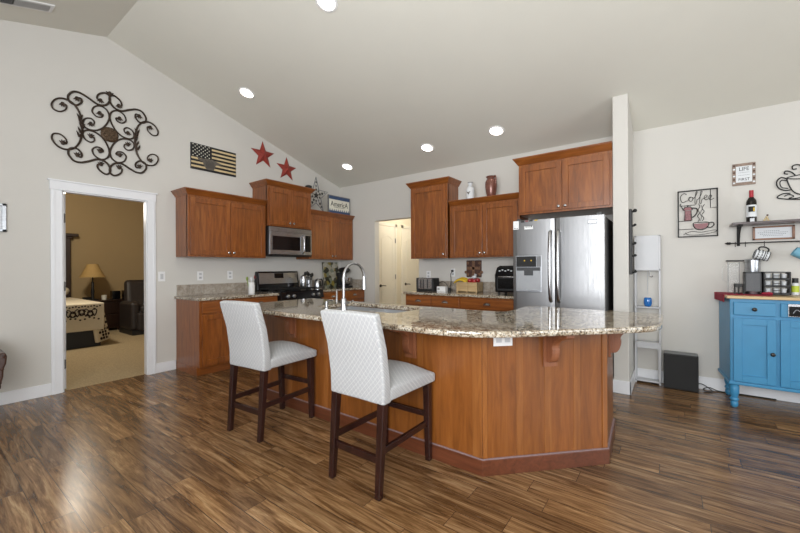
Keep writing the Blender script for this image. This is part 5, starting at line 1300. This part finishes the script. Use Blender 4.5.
for y in (2.47, 3.14): MB().box(-3.80, -3.14, y, y + .16, .08, .62).build('armrest', 'leather', rc, bev=.06, seg=4)
MB().box(-3.80, -3.10, 2.48, 3.24, .0, .09).build('plinth', 'blackm', rc)
cfn = thing('ceiling_fan', 'dark bladed bedroom ceiling fan with a lit glass globe', 'ceiling fan', (-2.4, 1.40, 2.55))
MB().tube([(-2.4, 1.36, 3.0), (-2.4, 1.36, 2.58)], .015).build('downrod', 'dkwood', cfn)
MB().lathe([(.05, 2.46), (.10, 2.48), (.11, 2.55), (.06, 2.60)], (-2.4, 1.36, 0), 20).build('motor', 'dkwood', cfn, smooth=True)
M['globe'] = emissive('lit_fan_globe', 'FFE7B8', 3.0)
MB().ball((-2.4, 1.36, 2.41), .07, 14, (1, 1, .8)).build('light_globe', 'globe', cfn, smooth=True)
for k in range(5):
    a = math.radians(72 * k + 62); c, s_ = math.cos(a), math.sin(a)
    P = [(-2.4 + c * r - s_ * w_, 1.36 + s_ * r + c * w_, 2.53 + w_ * .15) for r, w_ in ((.13, -.05), (.62, -.07), (.62, .07), (.13, .05))]
    MB().prism(P, (0, 0, .008)).build('blade', 'dkwood', cfn)
ld = bpy.data.lights.new('bedroom_bulb', 'POINT'); ld.energy = 105; ld.color = (1, .93, .80); ld.shadow_soft_size = .12
lo = bpy.data.objects.new('bedroom_bulb', ld); COL.objects.link(lo); lo.parent = cfn; lo.location = (0, -.04, -.28)
# hall lamp
hl = thing('hall_light', 'flush glass ceiling lamp in the hall', 'ceiling light', (1.3, 5.7, 2.5))
MB().lathe([(0, 2.40), (.09, 2.42), (.13, 2.47), (.13, 2.5)], (1.3, 5.7, 0), 22).build('glass_bowl', 'globe', hl, smooth=True)
ld = bpy.data.lights.new('hall_bulb', 'POINT'); ld.energy = 19; ld.color = (1, .95, .85); ld.shadow_soft_size = .12
lo = bpy.data.objects.new('hall_bulb', ld); COL.objects.link(lo); lo.parent = hl; lo.location = (0, 0, -.2)

# ------------------------------------------------------------------ left edge of the picture
pf = thing('framed_picture', 'silver grey picture frame at the left edge of the picture', 'picture frame', (0, .3, 1.71))
g = MB(TX)
for b_ in ((.02, .545, 1.585, 1.61), (.02, .545, 1.82, 1.845), (.02, .045, 1.585, 1.845), (.515, .545, 1.585, 1.845)): g.box(b_[0], b_[1], .001, .025, b_[2], b_[3])
g.build('frame', 'steel', pf, bev=.004); MB(TX).box(.045, .515, .002, .010, 1.61, 1.82).build('print', 'paper', pf)
dc = thing('carved_armchair', 'carved mahogany seat with pale cushion at the left edge of the picture', 'chair', (.35, .1, 0))
MB().box(.12, .50, -.45, .455, .55, .64).build('cushion', 'greycush', dc, bev=.03, seg=4)
MB().prism([(.10, .480, .553), (.10, .49, .52), (.10, .484, .46), (.10, .47, .42), (.10, .468, .36), (.10, .455, .30), (.10, .455, .26), (.10, .40, .24), (.10, .36, .30), (.10, -.33, .30), (.10, -.38, .24), (.10, -.44, .27), (.10, -.47, .553)], (.42, 0, 0)).build('carved_skirt', 'redwood', dc, bev=.012, seg=3)
for y in (-.36, .38):
    for x in (.14, .47): MB().tube(catmull([(x, y, .30), (x, y * .98, .18), (x, y * .95, .06), (x, y, 0)], 4), .022, 10).build('leg', 'redwood', dc, smooth=True)
for z in (.52, .42, .31): MB().ball((.515,   .473 - (.53 - z) * .12, z), .013, 10).build('carved_boss', 'redwood', dc)
